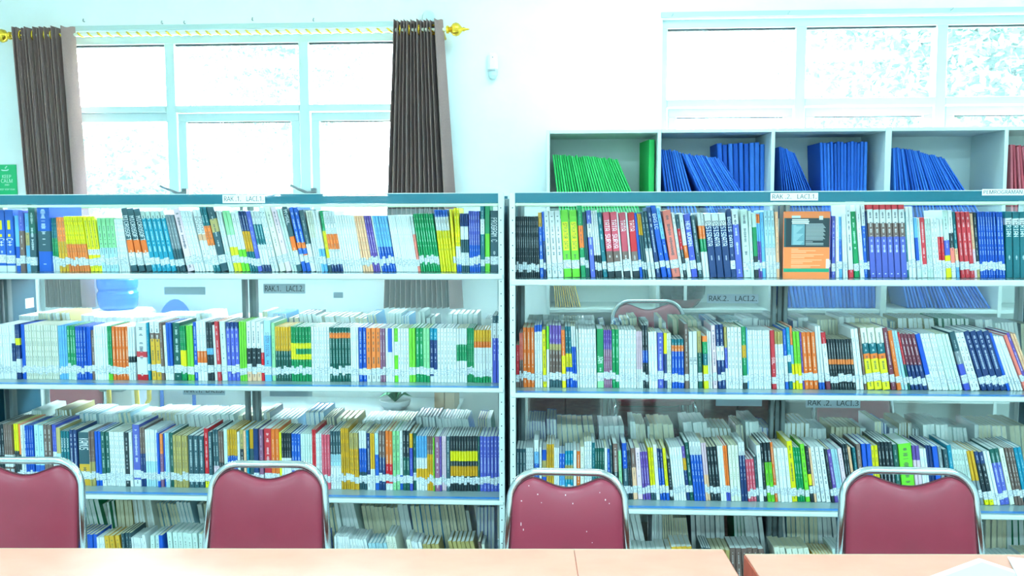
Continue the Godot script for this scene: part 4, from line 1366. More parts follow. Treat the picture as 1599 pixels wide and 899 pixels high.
func books() -> void:
	for k in ["cover", "pages_white", "pages_cream", "label"]:
		stuff[k] = Shape.new()
	var tagged := RegEx.create_from_string("^[A-Z]1W[12]|^W2[A-VX-Z]|R1$|^[A-Z]2W2[A-Z]6")  # spines whose paper label sits near the top
	var tier_word := ["top", "second", "third"]
	for row in ROWS:
		var right: bool = row[0] == "R"
		var tier := int(row[1]) - 1
		var y: float = (TIERS_R if right else TIERS)[tier]
		var zf := -((FRONT_R if right else FRONT_L) + SETBACK)
		var place := "%s shelf, %s bookcase" % [tier_word[tier], "right" if right else "left"]
		var last := 0.0
		for line in ROWS[row].split("\n"):
			var p: PackedStringArray = line.split(" ", true, 8)
			var x0 := float(p[0]) / 1000.0
			var pitch_ := float(p[1]) / 1000.0
			var n := int(p[2])
			var h0 := float(p[3]) / 1000.0
			var want := deg_to_rad(float(p[4]))
			var cell: int = cell_of[p[5] + " " + p[6]]
			var own := p[7] == "1"
			var d0 := clampf(h0 * rng.randf_range(0.68, 0.74), 0.13, 0.19)
			var ly := rng.randf_range(0.10, 0.15)
			var cream := rng.randf() < 0.25
			var say: PackedStringArray = p[8].split("|")
			if p[6] == "FACE":
				face_out_book(x0 + 0.004, pitch_ - 0.008, y, h0, zf + 0.035)
				last = 0.0
				continue
			var step := rng.randf_range(-0.006, 0.004)
			for k in n:
				var h := h0 * (1.0 + (rng.randf_range(-0.004, 0.004) if n > 1 else 0.0))
				var gap := pitch_ * (0.09 if want <= last + 0.002 else 0.2)
				var lean := minf(want, last + gap * 0.95 / h)
				last = lean
				var t := (pitch_ - gap) * cos(lean)
				var at := Vector3(x0 + k * pitch_ + gap, y + 0.0006, zf + step + rng.randf_range(-0.004, 0.002))
				var xf := Transform3D(Basis.from_euler(Vector3(0, -0.2 if p[6] == "COVER" else 0.0, lean)), at)
				var labelled := p[6] != "COVER" and t > 0.004 and not tagged.search(p[5])
				var lh := 0.028 + rng.randf_range(-0.003, 0.006)
				var l0 := h * ly + rng.randf_range(-0.006, 0.006)
				if t > 0.02: lh = 0.034
				if own:
					var cs := Shape.new()
					var ps := Shape.new()
					add_book(t, h, d0, cell, Transform3D.IDENTITY, cs, ps)
					var say0 := (say[0] + " book") if n == 1 else ("%s of %s %s books" % [ORDINAL[k], NUMBER[n], say[0]])
					if say[1]: say0 += " " + say[1]
					var o := thing("textbook", say0 + ", " + place, "book", at, "shelved textbooks")
					o.transform = xf
					part("cover", cs.mesh(mats.book_cover), o)
					part("page_block", ps.mesh(mats.pages_cream if cream else mats.pages_white), o)
					if labelled:
						var ls := Shape.new()
						add_label(t, l0, l0 + lh, Transform3D.IDENTITY, ls)
						part("spine_label", ls.mesh(mats.spine_label), o)
				else:
					add_book(t, h, d0, cell, xf, stuff.cover, stuff.pages_cream if cream else stuff.pages_white)
					if labelled: add_label(t, l0, l0 + lh, xf, stuff.label)
	# the rows that face the other side of each bookcase show their leaves; and the lowest front rows
	var plain := ["W9 -", "I9 -", "M9 -", "c9 -", "b9 -", "B9 -", "E9 -", "G9 -", "k9 -", "W9 -", "W9 -", "M9 -"]
	var low := ["k9 -", "S9 -", "B9 -", "y4B3W2 -", "W9 -", "W9 -", "n9 -", "I9 -", "M9 -", "c9 -"]
	for right in [false, true]:
		var xa := -0.199 if right else -2.475
		var xb := 2.015 if right else -0.225
		var zf := -(FRONT_R if right else FRONT_L)
		for tier in 4:
			var y: float = (TIERS_R if right else TIERS)[tier]
			for front in ([false, true] if tier == 3 else [false]):
				var x := xa + 0.055
				var tall := 0.22
				var lean := 0.0
				var run := 0
				var last := 0.0
				var cell := 0
				var cream := false
				var deep := 0.16
				var want := 0.0
				var th := 0.012
				while x < xb - 0.075:
					if run <= 0:
						run = rng.randi_range(1, 7)
						tall = [rng.randf_range(0.20, 0.23), rng.randf_range(0.235, 0.268), rng.randf_range(0.245, 0.285), 0.2][tier]
						if tier == 3: tall = rng.randf_range(0.16, 0.2) if front else rng.randf_range(0.23, 0.275)
						want = deg_to_rad(rng.randf_range(0.0, 14.0))
						deep = tall * rng.randf_range(0.66, 0.76)
						cream = rng.randf() < (0.38 if tier > 0 else 0.15)
						th = rng.randf_range(0.008, 0.022)
						cell = cell_of[low[rng.randi() % low.size()] if front else plain[rng.randi() % plain.size()]]
						if rng.randf() < 0.12: x += rng.randf_range(0.01, 0.05)
					run -= 1
					var gap := th * (0.08 if want <= last else 0.25)
					var ln := minf(want, last + gap * 0.95 / tall)
					last = ln
					var pit := th / cos(ln) + gap
					var page: Shape = stuff.pages_cream if cream else stuff.pages_white
					if front:
						var xf := Transform3D(Basis.from_euler(Vector3(0, 0, ln)), Vector3(x + gap, y + 0.0006, zf - SETBACK + rng.randf_range(-0.008, 0.004)))
						add_book(th, tall, deep, cell, xf, stuff.cover, page)
						add_label(th, 0.03, 0.062, xf, stuff.label)
					else:
						var zr := zf - 0.62 + SETBACK - 0.02 + rng.randf_range(-0.01, 0.01)
						var xf := Transform3D(Basis.from_euler(Vector3(0, 0, ln)) * Basis.from_euler(Vector3(0, PI, 0)), Vector3(x + gap, y + 0.0006, zr)) * Transform3D(Basis.IDENTITY, Vector3(-th, 0, 0))
						add_book(th, tall, deep, cell, xf, stuff.cover, page)
					x += pit
	var m := ArrayMesh.new()
	stuff.cover.into(m, mats.book_cover)
	stuff.pages_white.into(m, mats.pages_white)
	stuff.pages_cream.into(m, mats.pages_cream)
	stuff.label.into(m, mats.spine_label)
	var o := single("shelved_books", m, "remaining thin paperbacks and rear rows packed along all tiers of both bookcases", "books")
	o.set_meta("kind", "stuff")


# ---------------------------------------------------------------- furniture before the bookcases
func chair(label: String, at: Vector3, turn: float, width: float, specks: bool, parts_hidden := false) -> Node3D:
	var o := thing("stacking_chair", label, "chair", at, "maroon stacking chairs")
	o.rotation.y = turn
	var hw := width / 2.0
	var top := 0.862
	var zt := -0.255
	var zs := -0.185
	var zy := func(y: float) -> float: return lerpf(zs, zt, (y - 0.44) / (top - 0.44))
	var ch: Material = mats.chrome
	# the bent chrome hoop of the back runs on down as the rear legs
	var path := []
	path.append(Vector3(-hw - 0.012, 0.012, -0.235))
	path.append(Vector3(-hw - 0.006, 0.25, -0.205))
	path.append(Vector3(-hw, 0.44, zs))
	path.append(Vector3(-hw + 0.004, 0.6, zy.call(0.6)))
	var r := 0.085
	var tw := hw - 0.018
	for k in 11:
		var a := PI - PI / 2 * k / 10.0
		var y := top - r + sin(a) * r
		path.append(Vector3(-tw + r + cos(a) * r, y, zy.call(y)))
	for k in range(10, -1, -1):
		var a := PI / 2 * k / 10.0
		var y := top - r + sin(a) * r
		path.append(Vector3(tw - r + cos(a) * r, y, zy.call(y)))
	path.append(Vector3(hw - 0.004, 0.6, zy.call(0.6)))
	path.append(Vector3(hw, 0.44, zs))
	path.append(Vector3(hw + 0.006, 0.25, -0.205))
	path.append(Vector3(hw + 0.012, 0.012, -0.235))
	var s := Shape.new()
	s.tube(path, 0.0115, 14)
	part("back_frame", s.mesh(ch), o)
	# padded back with a dip in its top edge
	var vm: Material = mats.vinyl
	if specks: vm = speckled_vinyl()
	var cy := 0.66
	var pts := []
	var bw := hw - 0.017
	# outline: rounded corners, sides a little wider at the foot, a soft dip in the top edge
	var yt := 0.188
	var yb := -0.17
	var rc := 0.075
	for k in 9:
		var a := PI / 2 * k / 8.0
		pts.append(Vector2(bw * 0.955 - rc + cos(a) * rc, yt - rc + sin(a) * rc))
	for k in range(1, 20):
		var px := lerpf(bw * 0.955 - rc, -bw * 0.955 + rc, k / 20.0)
		pts.append(Vector2(px, yt))
	for k in 9:
		var a := PI / 2 + PI / 2 * k / 8.0
		pts.append(Vector2(-bw * 0.955 + rc + cos(a) * rc, yt - rc + sin(a) * rc))
	for k in range(1, 8):
		pts.append(Vector2(lerpf(-bw * 0.955, -bw, k / 8.0), lerpf(yt - rc, yb + 0.04, k / 8.0)))
	for k in 5:
		var a := PI + PI / 2 * k / 4.0
		pts.append(Vector2(-bw + 0.04 + cos(a) * 0.04, yb + 0.04 + sin(a) * 0.04))
	for k in range(1, 14):
		pts.append(Vector2(lerpf(-bw + 0.04, bw - 0.04, k / 14.0), yb))
	for k in 5:
		var a := PI * 1.5 + PI / 2 * k / 4.0
		pts.append(Vector2(bw - 0.04 + cos(a) * 0.04, yb + 0.04 + sin(a) * 0.04))
	for k in range(1, 8):
		pts.append(Vector2(lerpf(bw, bw * 0.955, k / 8.0), lerpf(yb + 0.04, yt - rc, k / 8.0)))
	var nb := pts.size()
	for k in nb:
		var pt: Vector2 = pts[k]
		if pt.y > 0.1:
			pt.y -= 0.030 * pow(maxf(0.0, cos(clampf(pt.x / (bw * 0.62), -1.0, 1.0) * PI / 2)), 1.4)
			pts[k] = pt
	var rings := 12
	var cs := Shape.new()
	for sg in [1.0, -1.0]:
		var grid := []
		for i in rings + 1:
			var q := float(i) / rings
			var rr := 1.0 - pow(1.0 - q, 1.8)
			var ring := []
			for k in nb:
				var pt: Vector2 = pts[k] * rr
				var th: float = 0.021 * sqrt(maxf(0.0, 1.0 - pow(rr, 7.0))) * (1.0 if sg > 0 else 0.6)
				ring.append(Vector3(pt.x, cy + pt.y, zy.call(cy + pt.y) + 0.006 + sg * th))
			grid.append(ring)
		for i in rings:
			for k in nb:
				var l := (k + 1) % nb
				var q4 := [[i, k], [i + 1, k], [i + 1, l], [i, l]]
				var nn := []
				for q in q4:
					var kk: int = q[1]
					var rad: Vector3 = grid[mini(q[0] + 1, rings)][kk] - grid[maxi(q[0] - 1, 0)][kk]
					if q[0] == 0: rad = grid[1][kk] - grid[0][kk]
					var tan_: Vector3 = grid[maxi(q[0], 1)][(kk + 1) % nb] - grid[maxi(q[0], 1)][(kk - 1 + nb) % nb]
					var m: Vector3 = rad.cross(tan_).normalized() * sg
					nn.append(Vector3(0, 0, sg) if q[0] == 0 else m)
				if sg > 0: cs.squad(grid[i][k], grid[i + 1][k], grid[i + 1][l], grid[i][l], nn[0], nn[1], nn[2], nn[3], uvp(grid[i][k], hw), uvp(grid[i + 1][k], hw), uvp(grid[i + 1][l], hw), uvp(grid[i][l], hw))
				else: cs.squad(grid[i][l], grid[i + 1][l], grid[i + 1][k], grid[i][k], nn[3], nn[2], nn[1], nn[0])
	var bk := part("backrest", cs.mesh(vm), o)
	var pp := []
	for k in nb:
		pp.append(Vector3(pts[k].x * 1.004, cy + pts[k].y * 1.004, zy.call(cy + pts[k].y) + 0.006))
	var ps := Shape.new()
	ps.tube(pp, 0.0032, 8, true)
	part("piping", ps.mesh(paint("piping", Color8(84, 16, 30), 0.4)), bk)
	# seat and front legs, under the table from here
	var st := Shape.new()
	st.box(Vector3(0, 0.445, 0.0), Vector3(width - 0.03, 0.045, 0.38), Transform3D.IDENTITY, 0.018)
	part("seat", st.mesh(mats.vinyl), o)
	for k in [-1, 1]:
		var l := Shape.new()
		l.tube([Vector3(k * (hw - 0.012), 0.42, -0.17), Vector3(k * (hw - 0.012), 0.42, 0.14), Vector3(k * (hw - 0.010), 0.40, 0.165), Vector3(k * (hw - 0.006), 0.36, 0.178), Vector3(k * hw, 0.012, 0.215)], 0.011, 10)
		part("leg", l.mesh(ch), o)
		for z in [-0.235, 0.215]:
			var f := Shape.new()
			f.lathe([Vector2(0, 0), Vector2(0.015, 0), Vector2(0.015, 0.018), Vector2(0.011, 0.024)], 12)
			part("rubber_foot", f.mesh(paint("rubber", Color8(30, 30, 32), 0.7)), o, Vector3(k * (hw + (0.012 if z < 0 else 0.0)), 0, z))
	return o


func uvp(p: Vector3, hw: float) -> Vector2:
	return Vector2((p.x + hw) / (2 * hw), (0.86 - p.y) / 0.4)


func speckled_vinyl() -> StandardMaterial3D:
	# the third chair's vinyl is nicked: pale flecks where the skin has worn through
	var img := Image.create(512, 512, false, Image.FORMAT_RGB8)
	img.fill(Color8(146, 44, 66))
	for q in [[70, 96, 5, 4], [136, 70, 4, 4], [248, 72, 4, 4], [278, 100, 3, 5], [408, 84, 4, 6], [424, 98, 3, 4], [70, 176, 3, 12], [80, 198, 3, 7], [334, 200, 3, 4], [332, 268, 4, 20], [356, 240, 3, 3], [152, 100, 3, 3], [386, 60, 3, 3], [100, 42, 3, 3]]:
		img.fill_rect(Rect2i(q[0], q[1], q[2], q[3]), Color8(228, 214, 214))
	var m := paint("vinyl_nicked", Color.WHITE, 0.38)
	m.albedo_texture = ImageTexture.create_from_image(img)
	return m


func chairs() -> void:
	chair("maroon padded chair at the left edge of the picture, behind the long table", Vector3(-1.6541, 0, -2.6516 + 0.255), 0.03, 0.385, false)
	chair("maroon padded chair standing second from the left behind the long table", Vector3(-0.8884, 0, -2.6425 + 0.255), 0.02, 0.385, false)
	chair("maroon padded chair with pale flecks of wear, before the gap between the bookcases", Vector3(0.0128, 0, -2.6006 + 0.255), -0.02, 0.372, true)
	chair("maroon padded chair behind the right-hand table with the papers", Vector3(1.0178, 0, -2.6590 + 0.255), -0.03, 0.415, false)


func table(called: String, label: String, xa: float, xb: float, zf: float, turn: float, deep: float, seam: float) -> void:
	# xa, xb and zf: ends and far edge; the top at 0.737 m
	var o := thing(called, label, "table", Vector3(xb if xb < 0.6 else xa, 0, zf), "reading tables")
	o.rotation.y = turn
	var x0 := xa - o.position.x
	var x1 := xb - o.position.x
	var top := 0.737
	var cuts := [x0, seam - o.position.x, x1] if seam > -90.0 else [x0, x1]
	for i in cuts.size() - 1:
		var a: float = cuts[i] + (0.0008 if i > 0 else 0.0)
		var b: float = cuts[i + 1] - (0.0008 if i < cuts.size() - 2 else 0.0)
		bar(o, "tabletop", Vector3(a, top - 0.004, 0.004), Vector3(b, top, deep), mats.laminate, 0.001)
	bar(o, "core_board", Vector3(x0 + 0.001, top - 0.028, 0.005), Vector3(x1 - 0.001, top - 0.0042, deep - 0.001), mats.red_wood, 0.002)
	bar(o, "edge_strip", Vector3(x0, top - 0.028, 0.0), Vector3(x1, top - 0.0005, 0.004), mats.edge_cream, 0.001)
	for ex in [x0 - 0.003, x1]:
		bar(o, "end_board", Vector3(ex, top - 0.11, 0.002), Vector3(ex + 0.003, top - 0.003, deep), mats.red_wood, 0.001)
	bar(o, "apron", Vector3(x0 + 0.04, top - 0.11, 0.05), Vector3(x1 - 0.04, top - 0.028, 0.07), mats.red_wood, 0.002)
	for x in [x0 + 0.05, x1 - 0.05]:
		for z in [0.05, deep - 0.05]:
			bar(o, "leg", Vector3(x - 0.022, 0, z - 0.022), Vector3(x + 0.022, top - 0.028, z + 0.022), mats.red_wood, 0.003)


func tables() -> void:
	var ax := -1.5000
	var az := -2.2539
	var bx := 0.4275
	var bz := -2.3384
	var turn := -atan2(bz - az, bx - ax)
	var ln := Vector2(bx - ax, bz - az).length()
	table("reading_table", "long salmon-pink laminate table with a seam, in front of three chairs", bx - ln - 0.25, bx, bz, turn, 0.8, 0.0339)
	table("reading_table", "salmon-pink laminate table at the right with papers lying on it", 0.4800, 0.4800 + 1.8, -2.3073, turn, 0.8, -99.0)
	var pm := paint("loose_paper", Color8(236, 243, 245), 0.7)
	var pb := paint("paper_print", Color8(206, 226, 230), 0.7)
	var at1 := Vector3(1.0726 + 0.0, 0.7385, -2.2425 + 0.125)
	for q in [["white printed sheet with a pale blue field, lying on the right table", at1, 0.62, true], ["white paper sheet at the picture's right edge, on the right table", at1 + Vector3(0.135, 0.0016, -0.02), -0.28, false]]:
		var o := thing("paper_sheet", q[0], "paper", q[1], "papers on the right table")
		o.rotation.y = q[2]
		bar(o, "sheet", Vector3(-0.105, 0, -0.148), Vector3(0.105, 0.0008, 0.148), pm, 0.0)
		if q[3]: bar(o, "printed_field", Vector3(-0.085, 0.0008, -0.128), Vector3(0.085, 0.0011, 0.128), pb, 0.0)


# ---------------------------------------------------------------- things seen through the bookcases
func behind_the_racks() -> void:
	var o: Node3D
	var w: float
	# water dispenser with a blue refill bottle
	var bx := -2.4395
	o = thing("water_dispenser", "white water dispenser cabinet behind the left bookcase", "dispenser", Vector3(bx, 0, -4.79))
	bar(o, "body", Vector3(-0.15, 0.02, -0.15), Vector3(0.15, 1.10, 0.15), mats.white_plastic, 0.02)
	bar(o, "drip_tray", Vector3(-0.11, 0.68, 0.15), Vector3(0.11, 0.70, 0.21), mats.steel_dark, 0.004)
	for k in [-1, 1]:
		bar(o, "tap", Vector3(k * 0.05 - 0.012, 0.86, 0.15), Vector3(k * 0.05 + 0.012, 0.90, 0.19), paint("tap_red" if k < 0 else "tap_blue", Color8(190, 50, 50) if k < 0 else Color8(40, 90, 190), 0.4), 0.004)
	var pr := [Vector2(0.0, 0.0), Vector2(0.085, 0.0), Vector2(0.096, 0.01), Vector2(0.102, 0.03)]
	for k in 4:
		var y := 0.045 + k * 0.075
		pr.append_array([Vector2(0.104, y), Vector2(0.107, y + 0.02), Vector2(0.107, y + 0.045), Vector2(0.099, y + 0.058), Vector2(0.099, y + 0.066)])
	pr.append_array([Vector2(0.104, 0.345), Vector2(0.1, 0.36), Vector2(0.07, 0.37), Vector2(0.0, 0.37)])
	var s := Shape.new()
	s.lathe(pr, 32)
	var blue := paint("bottle_blue", Color(0.16, 0.48, 0.86, 0.72), 0.1)
	blue.transparency = BaseMaterial3D.TRANSPARENCY_ALPHA
	single("water_bottle", s.mesh(blue), "ribbed translucent blue water bottle standing on the dispenser", "bottle", Vector3(bx, 1.10, -4.79))
	# blue plastic chair back right of it
	var hx := -2.1348
	o = thing("plastic_chair", "blue plastic chair just right of the water dispenser", "chair", Vector3(hx + 0.06, 0, -4.72))
	o.rotation.y = 0.5
	var pb := paint("blue_plastic", Color8(60, 112, 200), 0.3)
	s = Shape.new()
	for k in 14:
		var a0 := PI * k / 14.0
		var a1 := PI * (k + 1) / 14.0
		var p0 := Vector3(cos(a0) * 0.1, 0.95 + sin(a0) * 0.2, -0.17)
		var p1 := Vector3(cos(a1) * 0.1, 0.95 + sin(a1) * 0.2, -0.17)
		for z in [0.0, 0.02]:
			var dz := Vector3(0, 0, z)
			if z > 0: s.quad(Vector3(p0.x, 0.93, -0.17) + dz, p0 + dz, p1 + dz, Vector3(p1.x, 0.93, -0.17) + dz)
			else: s.quad(Vector3(p1.x, 0.93, -0.17), p1, p0, Vector3(p0.x, 0.93, -0.17))
		s.quad(p0 + Vector3(0, 0, 0.02), p0, p1, p1 + Vector3(0, 0, 0.02))
	part("backrest", s.mesh(pb), o)
	for k in [-1, 1]:
		bar(o, "back_post", Vector3(k * 0.085 - 0.01, 0.5, -0.168), Vector3(k * 0.085 + 0.01, 0.94, -0.152), pb, 0.003)
	bar(o, "seat", Vector3(-0.13, 0.46, -0.17), Vector3(0.13, 0.5, 0.14), pb, 0.01)
	for q in [[-0.11, -0.15], [0.11, -0.15], [-0.11, 0.12], [0.11, 0.12]]:
		bar(o, "leg", Vector3(q[0] - 0.015, 0, q[1] - 0.015), Vector3(q[0] + 0.015, 0.46, q[1] + 0.015), pb, 0.004)

	# chairs waiting behind the bookcases
	chair("maroon chair behind the left bookcase, beside the water dispenser", Vector3(-2.6160, 0, -4.37), 0.02, 0.40, false)
	chair("maroon chair behind the right bookcase, under its third sign", Vector3(1.4627, 0, -4.31), 0.0, 0.40, false)
	var level := ["lowest", "middle", "topmost"]
	for k in 3:
		chair("maroon chair behind the right bookcase, %s in a stack of three" % level[k], Vector3(0.4364, 0.157 * k, -4.33 + 0.02 * k), 0.0, 0.385, false)
	# a trolley with yellow tube loops
	o = thing("hand_trolley", "trolley of yellow bent tubes behind the left bookcase", "trolley", Vector3(-2.1181, 0, -4.24))
	var ym := paint("yellow_tube", Color8(226, 190, 60), 0.35)
	s = Shape.new()
	s.tube([Vector3(-0.11, 0.03, 0), Vector3(-0.11, 0.5, 0), Vector3(-0.105, 0.86, 0), Vector3(-0.06, 0.9, 0), Vector3(0.06, 0.9, 0), Vector3(0.1, 0.86, 0), Vector3(0.105, 0.72, 0.02), Vector3(0.08, 0.67, 0.03), Vector3(0.05, 0.70, 0.03), Vector3(0.04, 0.86, 0.02)], 0.011, 10)
	part("handle", s.mesh(ym), o)
	bar(o, "toe_plate", Vector3(-0.15, 0.03, -0.02), Vector3(0.15, 0.045, 0.1), ym, 0.003)
	for k in [-1, 1]:
		var wh := Shape.new()
		wh.lathe([Vector2(0, -0.015), Vector2(0.028, -0.015), Vector2(0.03, -0.01), Vector2(0.03, 0.01), Vector2(0.028, 0.015), Vector2(0, 0.015)], 16, Transform3D(Basis.from_euler(Vector3(0, 0, PI / 2)), Vector3(k * 0.13, 0.03, -0.02)))
		part("wheel", wh.mesh(paint("rubber", Color8(30, 30, 32), 0.7)), o)

	# low white cupboard with a potted plant, under the left window
	var lx0 := -1.6826
	var lx1 := -0.5572
	o = thing("low_cupboard", "low pale cupboard under the left window, behind the left bookcase", "cupboard", Vector3((lx0 + lx1) / 2, 0, -4.74))
	w = lx1 - lx0
	bar(o, "body", Vector3(-w / 2, 0.04, -0.24), Vector3(w / 2, 0.555, 0.2), mats.board_white, 0.003)
	bar(o, "top_board", Vector3(-w / 2 - 0.01, 0.555, -0.25), Vector3(w / 2 + 0.01, 0.576, 0.22), paint("grey_top", Color8(196, 210, 212), 0.3), 0.003)
	for k in 2:
		var d := bar(o, "door", Vector3(-w / 2 + 0.01 + k * w / 2, 0.06, 0.2), Vector3(-0.005 + k * w / 2, 0.54, 0.216), mats.board_white, 0.003)
		bar(d, "handle", Vector3(-0.008 + (0.2 if k == 0 else -0.2), -0.05, 0.008), Vector3(0.008 + (0.2 if k == 0 else -0.2), 0.05, 0.025), mats.steel_dark, 0.003)
	o = thing("potted_plant", "small leafy plant in a white oval pot on the low cupboard", "plant", Vector3(-0.8904, 0.576, -4.7))
	s = Shape.new()
	s.lathe([Vector2(0, 0), Vector2(0.05, 0), Vector2(0.078, 0.025), Vector2(0.084, 0.05), Vector2(0.078, 0.052), Vector2(0.06, 0.04), Vector2(0, 0.04)], 28)
	part("pot", s.mesh(mats.white_plastic), o)
	var lm := paint("plant_leaf", Color8(60, 128, 88), 0.5)
	lm.cull_mode = BaseMaterial3D.CULL_DISABLED
	for k in 16:
		var a := TAU * k / 16.0 + rng.randf() * 0.3
		var l := Shape.new()
		var len_ := rng.randf_range(0.09, 0.15)
		var up := rng.randf_range(0.05, 0.16)
		var dir := Vector3(cos(a), 0, sin(a))
		var sd := Vector3(-sin(a), 0, cos(a))
		var p0 := Vector3(0, 0.04, 0)
		var p1 := dir * len_ * 0.5 + Vector3(0, 0.04 + up, 0)
		var p2 := dir * len_ + Vector3(0, 0.04 + up * 0.8, 0)
		l.quad(p0 - sd * 0.004, p0 + sd * 0.004, p1 + sd * 0.018, p1 - sd * 0.018)
		l.tri(p1 - sd * 0.018, p1 + sd * 0.018, p2)
		part("leaf", l.mesh(lm), o)
	# tan box file on the cupboard
	o = thing("box_file", "pair of tan card box files standing on the low cupboard", "box file", Vector3(-0.6129, 0.576, -4.72))
	var tan_ := paint("tan_card", Color8(196, 168, 136), 0.8)
	for k in 2:
		bar(o, "box", Vector3(-0.054 + k * 0.055, 0, -0.12), Vector3(-0.002 + k * 0.055, 0.3, 0.1), tan_, 0.003)

	# brown sideboards behind the right bookcase, either side of the stacked chairs
	var bw := paint("brown_wood", Color8(134, 92, 86), 0.45)
	grain(bw, Color8(120, 80, 74), Color8(150, 108, 98), 0.03, Vector3(1, 4, 1), 31)
	for q in [[-0.1613, 0.2011, "brown wooden sideboard behind the right bookcase's left end"], [0.6691, 1.0058, "brown wooden sideboard behind the right bookcase's centre post"]]:
		var sx0: float = q[0]
		var sx1: float = q[1]
		o = thing("sideboard", q[2], "sideboard", Vector3((sx0 + sx1) / 2, 0, -4.33))
		w = sx1 - sx0
		bar(o, "body", Vector3(-w / 2, 0.05, -0.16), Vector3(w / 2, 0.84, 0.06), bw, 0.003)
		bar(o, "top_board", Vector3(-w / 2 - 0.01, 0.84, -0.17), Vector3(w / 2 + 0.01, 0.862, 0.09), bw, 0.003)
		for k in 2:
			var a := -w / 2 + 0.006 + k * (w - 0.012) / 2.0
			var d := bar(o, "door", Vector3(a + 0.003, 0.07, 0.06), Vector3(a + (w - 0.012) / 2.0 - 0.003, 0.82, 0.078), bw, 0.003)
			bar(d, "knob", Vector3(-0.012 + 0.05, 0.02, 0.009), Vector3(0.012 + 0.05, 0.044, 0.03), mats.steel_dark, 0.006)
		for f in [[-1, -1], [1, -1], [-1, 1], [1, 1]]:
			bar(o, "foot", Vector3(f[0] * (w / 2 - 0.04) - 0.02, 0, -0.05 + f[1] * 0.08 - 0.02), Vector3(f[0] * (w / 2 - 0.04) + 0.02, 0.05, -0.05 + f[1] * 0.08 + 0.02), bw, 0.003)
	# helmet in the second row of cubbies
	o = thing("crash_helmet", "dark red and black crash helmet in a second-row cubby", "helmet", Vector3(0.6320, 2.04 - 0.92 + 0.009, -4.73))
	s = Shape.new()
	var hp := []
	for k in 15:
		var a := -0.95 + (PI / 2 + 0.95) * k / 14.0
		hp.append(Vector2(cos(a) * 0.115, 0.10 + sin(a) * 0.123))
	hp[14] = Vector2(0.0, 0.223)
	s.lathe(hp, 32)
	part("shell", s.mesh(paint("helmet_red", Color8(120, 16, 34), 0.12)), o)
	s = Shape.new()
	for i in 16:
		for j in 5:
			var f := func(ii: int, jj: int) -> Vector3:
				var a := -1.25 + 2.5 * ii / 16.0
				var b := -0.42 + 0.8 * jj / 5.0
				return Vector3(sin(a) * cos(b) * 0.121, 0.10 + sin(b) * 0.127, cos(a) * cos(b) * 0.121)
			s.quad(f.call(i, j), f.call(i + 1, j), f.call(i + 1, j + 1), f.call(i, j + 1))
	part("visor", s.mesh(paint("helmet_black", Color8(20, 24, 30), 0.08)), o)
	s = Shape.new()
	s.box(Vector3(0, 0.11, 0.126), Vector3(0.016, 0.13, 0.004), Transform3D.IDENTITY, 0.001)
	part("stripe", s.mesh(mats.white_plastic), o)


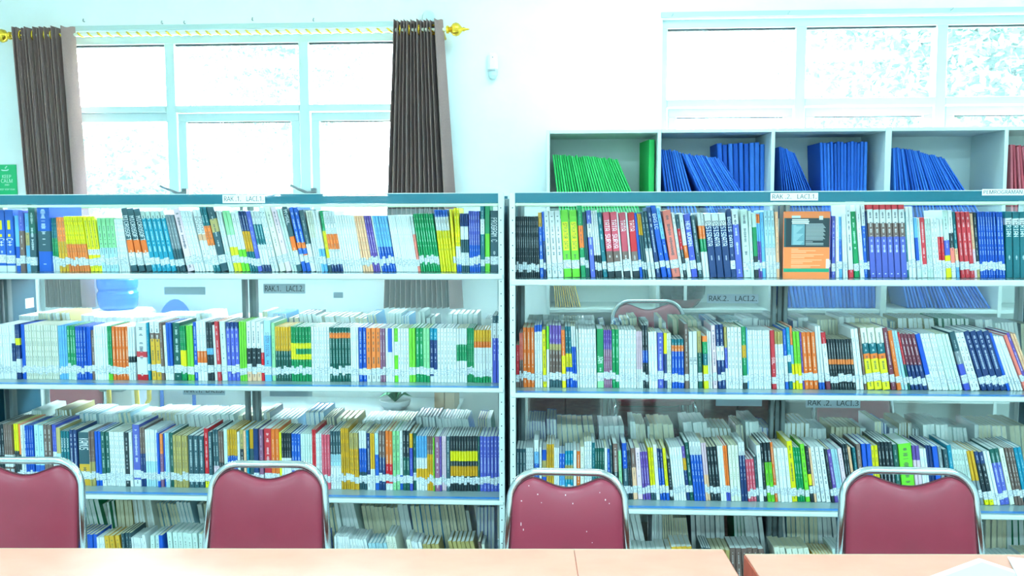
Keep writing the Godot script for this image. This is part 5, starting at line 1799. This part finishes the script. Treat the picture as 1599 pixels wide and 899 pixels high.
func wall_details() -> void:
	# green poster at the left edge
	var px1 := -3.1095
	var px0 := px1 - 0.118
	var py1 := 1.9047
	var o := thing("wall_poster", "green KEEP CALM poster on the wall at the left edge", "poster", Vector3((px0 + px1) / 2, py1 - 0.1, -4.998))
	bar(o, "sheet", Vector3(-0.059, -0.1, 0), Vector3(0.059, 0.1, 0.003), paint("poster_green", Color8(16, 178, 110), 0.4), 0.0)
	var ink := paint("poster_ink", Color8(206, 244, 228), 0.6)
	for q in [["KEEP", 0.019, 0.032], ["CALM", 0.021, 0.007], ["AND", 0.010, -0.015], ["KEEP VERY YEAH", 0.0095, -0.041]]:
		words_on(o, q[0], q[1], Vector3(0, q[2], 0.0034), ink)
	var s := Shape.new()
	s.tube([Vector3(-0.028, 0.070, 0.003), Vector3(-0.018, 0.067, 0.0035), Vector3(0.004, 0.067, 0.0035), Vector3(0.014, 0.072, 0.003)], 0.004, 6)
	s.tube([Vector3(-0.006, 0.078, 0.003), Vector3(0.0, 0.086, 0.003), Vector3(0.006, 0.092, 0.003)], 0.003, 6)
	part("emblem", s.mesh(ink), o)
	# motion sensor right of the curtains
	o = thing("motion_sensor", "small white motion sensor on the wall between the windows", "sensor", Vector3(-0.3771, 2.4227, -4.9990))
	s = Shape.new()
	s.box(Vector3(0, 0.02, 0.018), Vector3(0.056, 0.10, 0.036), Transform3D.IDENTITY, 0.014)
	part("housing", s.mesh(mats.white_plastic), o)
	s = Shape.new()
	s.lathe([Vector2(0.0, -0.04), Vector2(0.016, -0.036), Vector2(0.024, -0.02), Vector2(0.026, 0.0)], 20, Transform3D(Basis.IDENTITY, Vector3(0, -0.032, 0.02)))
	part("lens", s.mesh(paint("sensor_lens", Color8(196, 218, 222), 0.25)), o)
	s = Shape.new()
	s.box(Vector3(0, 0.045, 0.0365), Vector3(0.005, 0.006, 0.002))
	part("indicator", s.mesh(paint("indicator", Color8(130, 90, 90), 0.4)), o)
	# round junction box above the right curtain
	o = thing("junction_box", "white round junction box on the wall above the right curtain", "junction box", Vector3(-0.7284, 2.6895, -4.9990))
	s = Shape.new()
	s.lathe([Vector2(0.036, 0), Vector2(0.036, 0.018), Vector2(0.030, 0.026), Vector2(0, 0.028)], 24, Transform3D(Basis.from_euler(Vector3(PI / 2, 0, 0)), Vector3.ZERO))
	part("cover", s.mesh(paint("box_grey", Color8(206, 220, 220), 0.5)), o)
	# hooks and nail stubs left in the plaster
	var hk := paint("hook_grey", Color8(150, 166, 168), 0.4, 0.4)
	var names := ["above the left curtain's inner edge", "left of the first mullion", "above the first mullion", "right of the first mullion", "above the second mullion", "above the right window's first pane", "above the right window's middle pane", "above the right window's third pane"]
	var i := 0
	for q in [Vector3(-2.6741, 2.6967, -4.9990), Vector3(-2.2261, 2.6798, -4.9990), Vector3(-2.0982, 2.6780, -4.9990), Vector3(-1.7126, 2.6899, -4.9990), Vector3(-1.3704, 2.6815, -4.9990), Vector3(0.5936, 2.6771, -4.9990), Vector3(1.2112, 2.6815, -4.9990), Vector3(2.0633, 2.6856, -4.9990)]:
		s = Shape.new()
		s.tube([Vector3(0, 0, 0), Vector3(0, 0.0, 0.016), Vector3(0.003, 0.004, 0.022), Vector3(0.006, 0.012, 0.022)], 0.0032, 6)
		single("wall_hook", s.mesh(hk), "tiny metal hook in the wall, " + names[i], "hook", q, "hooks in the wall")
		i += 1
